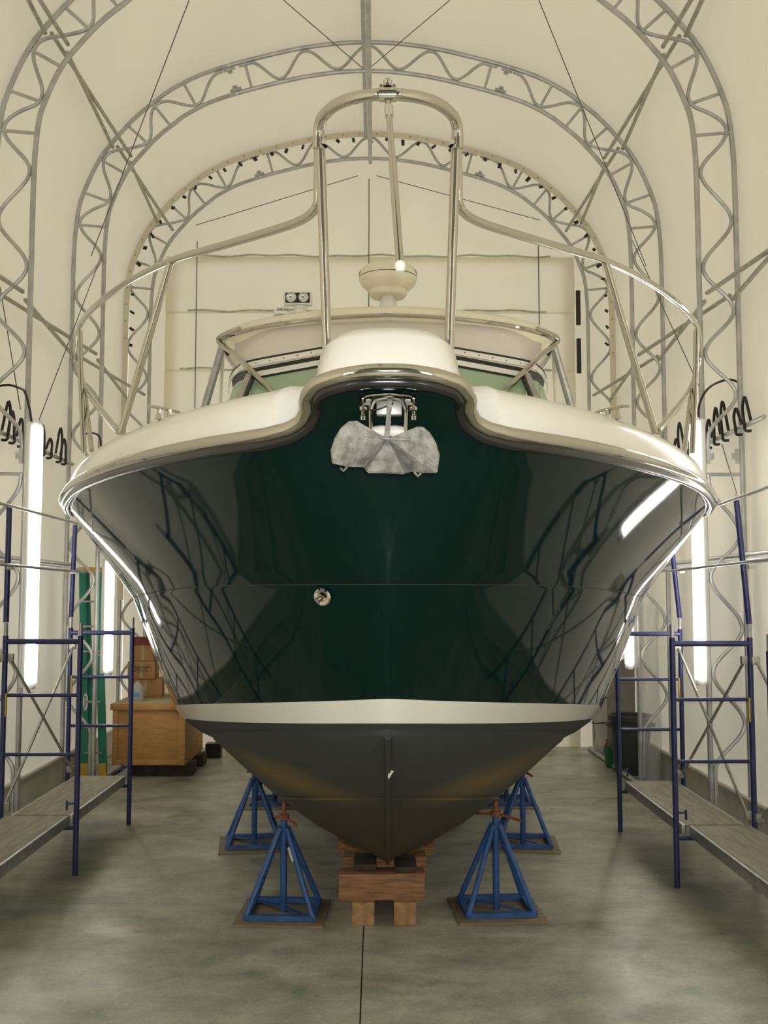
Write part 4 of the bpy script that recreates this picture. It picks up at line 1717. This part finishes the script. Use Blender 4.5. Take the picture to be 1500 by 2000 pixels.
def walkboard(x0, x1, y0, y1, label):
    T = Thing('walkboard', label, 'walkboard', ((x0 + x1) / 2, y0, 0.376), 'scaffold walkboards')
    bm = B()
    box(bm, x0 + 0.028, x1 - 0.028, y0 + 0.01, y1 - 0.01, 0.446, 0.458)
    T.part('deck_sheet', bm, M['board'])
    for x in (x0, x1 - 0.028):
        bm = B()
        box(bm, x, x + 0.028, y0, y1, 0.376, 0.457, 0.003)
        T.part('side_rail', bm, M['alu'])
    for y in (y0 - 0.012, y1 - 0.03):
        bm = B()
        box(bm, x0 + 0.03, x1 - 0.03, y, y + 0.035, 0.385, 0.44)
        T.part('end_hook', bm, M['alu'])
    return T


walkboard(-2.86, -2.375, LY[1] + 0.015, LY[2] - 0.0, 'left walkboard between the near and far frames')
walkboard(-2.89, -2.395, LY[0] + 0.03, LY[1] - 0.02, 'left walkboard nearest the camera')
walkboard(2.29, 2.765, RY[1] + 0.015, RY[2] - 0.0, 'right walkboard between the near and far frames')
walkboard(2.335, 2.80, RY[0] + 0.03, RY[1] - 0.02, 'right walkboard nearest the camera')


def xbrace(x, ya, yb, label):
    T = Thing('cross_brace', label, 'brace', (x, ya, 0), 'scaffold cross braces')
    T.part('brace_tube', tb([(x, ya + 0.02, 1.68), (x + 0.018, yb - 0.02, 0.52)], 0.0125, 8), M['brace'])
    T.part('brace_tube', tb([(x - 0.012, ya + 0.02, 0.52), (x + 0.006, yb - 0.02, 1.68)], 0.0125, 8), M['brace'])
    for (y, z) in ((ya + 0.02, 1.68), (yb - 0.02, 0.52), (ya + 0.02, 0.52), (yb - 0.02, 1.68)):
        bm = B()
        box(bm, x - 0.03, x + 0.03, y - 0.02, y + 0.02, z - 0.03, z + 0.03, 0.004)
        T.part('brace_end', bm, M['brace'])
    return T


xbrace(-2.90, LY[1], LY[2], 'crossed brace on the left scaffold between near and far frames')
xbrace(-2.95, LY[0], LY[1] - 0.04, 'crossed brace on the left scaffold nearest the camera')
xbrace(2.80, RY[1], RY[2], 'crossed brace on the right scaffold between near and far frames')
xbrace(2.85, RY[0], RY[1] - 0.04, 'crossed brace on the right scaffold nearest the camera')

# guard posts and rails above the outer legs
GP = [(-2.93, LY[1], 2.875, -2.93, 'blue guard post on the left near frame'), (-2.93, LY[2], 2.84, -2.91, 'blue guard post on the left far frame'),
      (2.833, RY[1], 2.90, 2.76, 'blue guard post on the right near frame'), (2.833, RY[2], 2.60, 2.775, 'blue guard post on the right far frame')]
for x, y, z, xt, l in GP:
    T = Thing('guard_post', l, 'post', (x, y, 1.955), 'blue guard posts')
    T.part('post_tube', tb([(x, y, 1.955), (xt, y, z)], 0.022, 12), M['blue'])
    T.part('post_pin', tb([(xt, y, z), (xt, y, z + 0.045)], 0.01, 8), M['brace'])
    bm = B()
    box(bm, min(x, x + 0.05), max(x, x + 0.05), y - 0.03, y - 0.005, 2.37, 2.40)
    T.part('rail_latch', bm, M['brace'])
for (a, b, l) in (((-2.895, LY[0], 2.89), (-2.875, LY[2] + 0.03, 2.85), 'top guard rail over the left scaffold'),
                  ((-2.895, LY[0], 2.42), (-2.895, LY[2] + 0.03, 2.39), 'middle guard rail over the left scaffold'),
                  ((2.725, RY[0], 2.96), (2.725, RY[2] + 0.4, 2.82), 'top guard rail over the right scaffold'),
                  ((2.763, RY[0], 2.44), (2.763, RY[2] + 0.06, 2.39), 'middle guard rail over the right scaffold')):
    pole('guard_rail', a, b, 0.0125, M['galv'], l, 'pipe', 'scaffold guard rails')
# spare pipes resting along the wall columns
for sg, sd in ((-1, 'left'), (1, 'right')):
    for k in range(3):
        x = XC + sg * (3.32 - 0.045 * (k % 2))
        z = 2.43 + 0.045 * (k // 2) + 0.012 * k
        pole('spare_pipe', (x, 8.3 - 0.2 * k, z + 0.03), (x, 12.05 - 0.25 * k, z), 0.02, M['galv'], '%s spare pipe of the bundle along the %s wall' % (('upper', 'middle', 'lower')[2 - k], sd),
             'pipe', 'spare pipes along the %s wall' % sd)

# ------------------------------------------------------------------ left rear corner
cr = Thing('wooden_crate', 'large plywood crate with lid under the port side of the hull', 'crate', (-2.66, 12.9, 0.15))
bm = B()
box(bm, -3.12, -2.26, 12.32, 13.55, 0.15, 0.80, 0.004)
cr.part('crate_body', bm, M['crate'])
bm = B()
box(bm, -3.14, -2.24, 12.29, 13.58, 0.805, 0.875, 0.006)
cr.part('lid', bm, M['crate_top'])
bm = B()
box(bm, -3.145, -2.235, 12.275, 12.30, 0.80, 0.873, 0.003)
cr.part('lid_edge', bm, M['crate'])
for x0, x1 in ((-3.12, -3.06), (-2.33, -2.262)):
    bm = B()
    box(bm, x0, x1, 12.298, 12.319, 0.155, 0.795, 0.003)
    cr.part('batten', bm, M['crate'])
bm = B()
box(bm, -3.06, -2.33, 12.298, 12.319, 0.155, 0.22, 0.003)
cr.part('batten', bm, M['crate'])
for y0, l in ((12.46, 'dark wooden skid under the crate front'), (13.1, 'dark wooden skid under the crate rear')):
    bm = B()
    box(bm, -2.95, -2.18 if y0 > 13 else -2.20, y0, y0 + 0.3, 0.0, 0.149, 0.004)
    solo('skid', bm, M['timber_dark'], l, 'timber', (-2.6, y0 + 0.15, 0))


def carton(x0, x1, y0, y1, z0, z1, label, rz=0.0, flaps=False, word=None, col='card'):
    T = Thing('cardboard_box', label, 'box', (0, 0, 0), 'cartons on the crate')
    w, d = (x1 - x0) / 2, (y1 - y0) / 2
    bm = B()
    box(bm, -w, w, -d, d, 0, z1 - z0, 0.003)
    T.part('carton', bm, M[col])
    bm = B()
    box(bm, -0.02, 0.02, -d - 0.001, -d, 0.02, z1 - z0 - 0.02)
    T.part('tape', bm, M['crate_top'])
    if flaps:
        bm = B()
        obox(bm, Vector((0, -d * 0.9, z1 - z0 + 0.03)), Vector((w, 0, 0)), Vector((0, 0.03, 0.05)), Vector((0, 0.002, -0.001)))
        obox(bm, Vector((w * 0.4, 0, z1 - z0 + 0.035)), Vector((w * 0.6, 0, -0.03)), Vector((0, d * 0.9, 0)), Vector((0.0005, 0, 0.002)))
        T.part('flap', bm, M['card_red'], label='dark red open flaps')
    if word:
        bm = text_bm(word, 0.06, 0.001)
        shift(bm, (0.0, -d - 0.003, (z1 - z0) * 0.68))
        T.part('carton_print', bm, M['ink'], smooth=False)
        bm = B()
        box(bm, -w * 0.6, w * 0.5, -d - 0.003, -d - 0.001, (z1 - z0) * 0.45, (z1 - z0) * 0.50)
        T.part('carton_print', bm, M['ink'], smooth=False)
    T.o.location = ((x0 + x1) / 2, (y0 + y1) / 2, z0)
    T.o.rotation_euler = (0, 0, rz)
    return T


carton(-3.12, -2.70, 12.95, 13.3, 0.877, 1.105, 'lowest carton of the stack, behind the water jug', 0.12)
carton(-3.11, -2.77, 12.93, 13.23, 1.107, 1.325, 'middle carton of the stack with dark printing', 0.03, word='Gunners')
carton(-3.06, -2.78, 12.95, 13.22, 1.327, 1.55, 'top carton of the stack with dark red open flaps', -0.05, flaps=True)
jg = Thing('water_jug', 'milky plastic jug with blue label on the crate', 'jug', (-2.905, 12.62, 0.877))
bm = B()
lathe(bm, [(0, 0), (0.068, 0.0), (0.076, 0.012), (0.076, 0.13), (0.065, 0.17), (0.03, 0.21), (0.02, 0.22), (0.02, 0.235), (0, 0.235)], (-2.905, 12.62, 0.877), 24)
jg.part('jug_body', bm, M['jug'])
M['blue_label'] = mat('blue_label', (0.12, 0.30, 0.60), 0.4)
bm = B()
rows = [[(-2.905 + 0.078 * math.cos(a), 12.62 + 0.078 * math.sin(a), 0.877 + z) for a in srange(-PI / 2 - 0.45, -PI / 2 + 0.45, 0.1)] for z in (0.05, 0.10)]
strip_solid(bm, rows, 0.001)
jg.part('jug_label', bm, M['blue_label'])
bm = B()
lathe(bm, [(0, 0), (0.16, 0.0), (0.19, 0.05), (0.17, 0.2), (0.19, 0.32), (0.14, 0.5), (0.15, 0.62), (0.05, 0.72), (0, 0.72)], (-2.45, 13.2, 0.877), 18)
for v in bm.verts:
    v.co += Vector((random.uniform(-1, 1), random.uniform(-1, 1), random.uniform(-1, 1))) * 0.012
    if v.co.z < 0.879:
        v.co.z = 0.877
solo('plastic_sack', bm, M['bag'], 'crumpled white plastic sack beside the cartons', 'sack', (-2.45, 13.2, 0.877), angle=80)
bm = B()
box(bm, -2.26, -2.06, 13.75, 13.95, 0.0, 0.19, 0.01)
solo('dark_block', bm, M['black'], 'dark block on the floor behind the crate', 'block', (-2.16, 13.85, 0))

# folded green stepladder
ld = Thing('stepladder', 'folded green fibreglass stepladder leaning behind the left column', 'ladder', (-3.28, 12.2, 0))


def lp(x, y, d):
    return at(x, y, d)


A0, A1 = Vector((-3.47, 12.16, 2.42)), Vector((-3.36, 12.06, 0.0))
Bv0, Bv1 = Vector((-3.29, 12.16, 2.42)), Vector((-3.15, 12.06, 0.0))
for a, b in ((A0, A1), (Bv0, Bv1)):
    bm = B()
    bar(bm, a, b, 0.085, 0.035, (0, 1, 0))
    ld.part('side_rail', bm, M['ladder'])
A2, A3 = A0 + Vector((0.035, 0.05, 0)), A1 + Vector((0.06, 0.11, 0))
Bb2, Bb3 = Bv0 + Vector((-0.03, 0.05, 0)), Bv1 + Vector((-0.05, 0.11, 0))
for a, b in ((A2, A3), (Bb2, Bb3)):
    bm = B()
    bar(bm, a, b, 0.055, 0.03, (0, 1, 0))
    ld.part('rear_rail', bm, M['ladder'])
for k in range(7):
    u = 0.14 + 0.12 * k
    bm = B()
    bar(bm, A0.lerp(A1, u), Bv0.lerp(Bv1, u), 0.07, 0.022)
    ld.part('step', bm, M['alu'])
bm = B()
obox(bm, (A0 + Bv0) / 2 + Vector((0, 0.02, 0.03)), (Bv0 - A0) / 2 * 1.15, Vector((0.04, 0.05, 0)), Vector((0, 0, 0.035)), 0.006)
ld.part('ladder_cap', bm, M['yellow'], label='yellow top cap')
for a, b in ((A0, A1), (Bv0, Bv1)):
    bm = B()
    d = (b - a).normalized()
    bar(bm, b - d * 0.22 + Vector((0, -0.022, 0)), b - d * 0.0 + Vector((0, -0.022, 0)), 0.085, 0.02, (0, 1, 0))
    ld.part('ladder_foot', bm, M['yellow'], label='yellow foot guard')
bm = B()
cc = A0.lerp(A1, 0.62) + Vector((0.02, -0.024, 0))
n_ = 20
ring = [bm.verts.new(cc + Vector((0.03 * math.cos(2 * PI * j / n_), -0.002, 0.10 * math.sin(2 * PI * j / n_)))) for j in range(n_)]
bm.faces.new(ring)
ring2 = [bm.verts.new(v.co + Vector((0, 0.004, 0))) for v in ring]
for j in range(n_):
    bm.faces.new((ring[j], ring[(j + 1) % n_], ring2[(j + 1) % n_], ring2[j]))
bmesh.ops.recalc_face_normals(bm, faces=bm.faces)
badge = ld.part('badge', bm, M['label'], label='white oval badge')
bm = text_bm('WERNER', 0.036, 0.001)
for v in bm.verts:
    v.co = cc + Vector((-v.co.z, -0.005 + v.co.y, v.co.x))
ld.part('badge_print', bm, M['ink'], badge, smooth=False)

# ------------------------------------------------------------------ right rear corner
tc_ = Thing('trash_can', 'dark grey rimmed trash can behind the right scaffold', 'bin', (3.10, 12.62, 0))
bm = B()
lathe(bm, [(0, 0.0), (0.19, 0.0), (0.20, 0.02), (0.245, 0.66), (0.25, 0.66), (0.235, 0.655), (0.19, 0.04), (0, 0.04)], (3.10, 12.62, 0), 32)
tc_.part('bin_body', bm, M['bin'])
bm = B()
lathe(bm, [(0.245, 0.64), (0.272, 0.64), (0.275, 0.70), (0.262, 0.705), (0.236, 0.70), (0.236, 0.64)], (3.10, 12.62, 0), 32)
tc_.part('bin_rim', bm, M['bin'])
for k in (-1, 1):
    bm = B()
    box(bm, 3.10 + k * 0.26 - 0.03, 3.10 + k * 0.26 + 0.03, 12.56, 12.68, 0.56, 0.60, 0.006)
    tc_.part('bin_handle', bm, M['bin'])
bk = Thing('bucket', 'small green bucket on the floor beside the trash can', 'bucket', (2.98, 13.05, 0))
bm = B()
lathe(bm, [(0, 0), (0.09, 0), (0.095, 0.01), (0.12, 0.24), (0.125, 0.25), (0.11, 0.245), (0.088, 0.015), (0, 0.015)], (2.98, 13.05, 0), 24)
bk.part('bucket_body', bm, M['bucket'])
bk.part('bucket_handle', tb([(2.98 + 0.12 * math.cos(a), 13.04 - 0.06 * math.sin(a), 0.24 + 0.02 * math.sin(a)) for a in srange(0, PI, 0.2)], 0.004, 6), M['steel'])
bm = B()
lathe(bm, [(0, 0), (0.05, 0), (0.05, 0.2), (0.03, 0.24), (0.03, 0.28), (0, 0.28)], (3.02, 13.5, 0.0), 16)
M['red_plastic'] = mat('red_plastic', (0.35, 0.02, 0.02), 0.4)
solo('red_bottle', bm, M['red_plastic'], 'dark red bottle standing behind the green bucket', 'bottle', (3.02, 13.5, 0))
bm = B()
bar(bm, (3.14, 13.28, 0.0), (3.16, 13.34, 1.32), 0.36, 0.02, (0, 1, 0))
solo('leaning_board', bm, M['grey_board'], 'grey brown board standing upright behind the trash can', 'board', (3.15, 13.3, 0))
# tied white tarpaulin hanging by the corner
bm = B()
rows = []
for k in range(14):
    z = 0.002 + k * 0.115
    rr = 0.15 + 0.03 * math.sin(k * 1.9) - 0.02 * (k % 4 == 0)
    rows.append([(3.08 + rr * math.cos(2 * PI * j / 20) * 0.9, 13.98 + rr * 0.7 * math.sin(2 * PI * j / 20) + 0.01 * math.sin(j * 2.3 + k), z) for j in range(20)])
V = grid(bm, rows, closed=True)
bm.faces.new(V[0][::-1])
bm.faces.new(V[-1])
tp = Thing('tarpaulin_roll', 'white tied tarpaulin roll hanging in the right rear corner', 'tarpaulin', (3.08, 13.98, 0.0))
tp.part('roll', bm, M['bag'], angle=80)
for z in (0.45, 0.78, 1.2):
    tp.part('tie_cord', tb([(3.08 + 0.165 * math.cos(a), 13.98 + 0.13 * math.sin(a), z + 0.02 * math.cos(a)) for a in srange(0, 2 * PI, 0.25)], 0.008, 6), M['rubber'])
# roll of clear film standing on end
bm = B()
rows = []
for k in range(9):
    z = 0.001 + k * 0.258
    rows.append([(3.20 + (0.13 + 0.012 * math.sin(3 * 2 * PI * j / 24 + k)) * math.cos(2 * PI * j / 24), 12.14 + (0.13 + 0.012 * math.sin(5 * 2 * PI * j / 24)) * math.sin(2 * PI * j / 24), z)
                 for j in range(24)])
V = grid(bm, rows, closed=True)
bm.faces.new(V[-1])
bm.faces.new(V[0][::-1])
solo('film_roll', bm, M['film'], 'tall roll of clear plastic film standing in the right corner', 'roll', (3.20, 12.14, 0.0), angle=60)
# skirt and coil at the back wall
bm = B()
rows = []
for k in range(5):
    rows.append([(-2.1 + 4.6 * i / 36, Y1 - 0.16 - 0.16 * (1 - k / 4) ** 1.5 - 0.03 * math.sin(i * 1.3) * (1 - k / 4), 0.004 + 0.36 * k / 4) for i in range(37)])
strip_solid(bm, rows, 0.006)
solo('tarp_skirt', bm, M['fabric_back'], 'white fabric skirt lying along the foot of the back wall', 'tarpaulin', (0.2, Y1 - 0.2, 0))
bm = B()
pts = []
for i in range(90):
    a = i * 0.33
    pts.append((2.28 + 0.10 * math.cos(a) * (1 + 0.1 * math.sin(i)), 14.22 - 0.02 + 0.03 * math.sin(a * 0.41), 0.115 + 0.10 * math.sin(a)))
tube(bm, pts, 0.012, 6)
solo('hose_coil', bm, M['black'], 'black hose coil on the floor at the back wall', 'hose', (2.28, 14.2, 0))
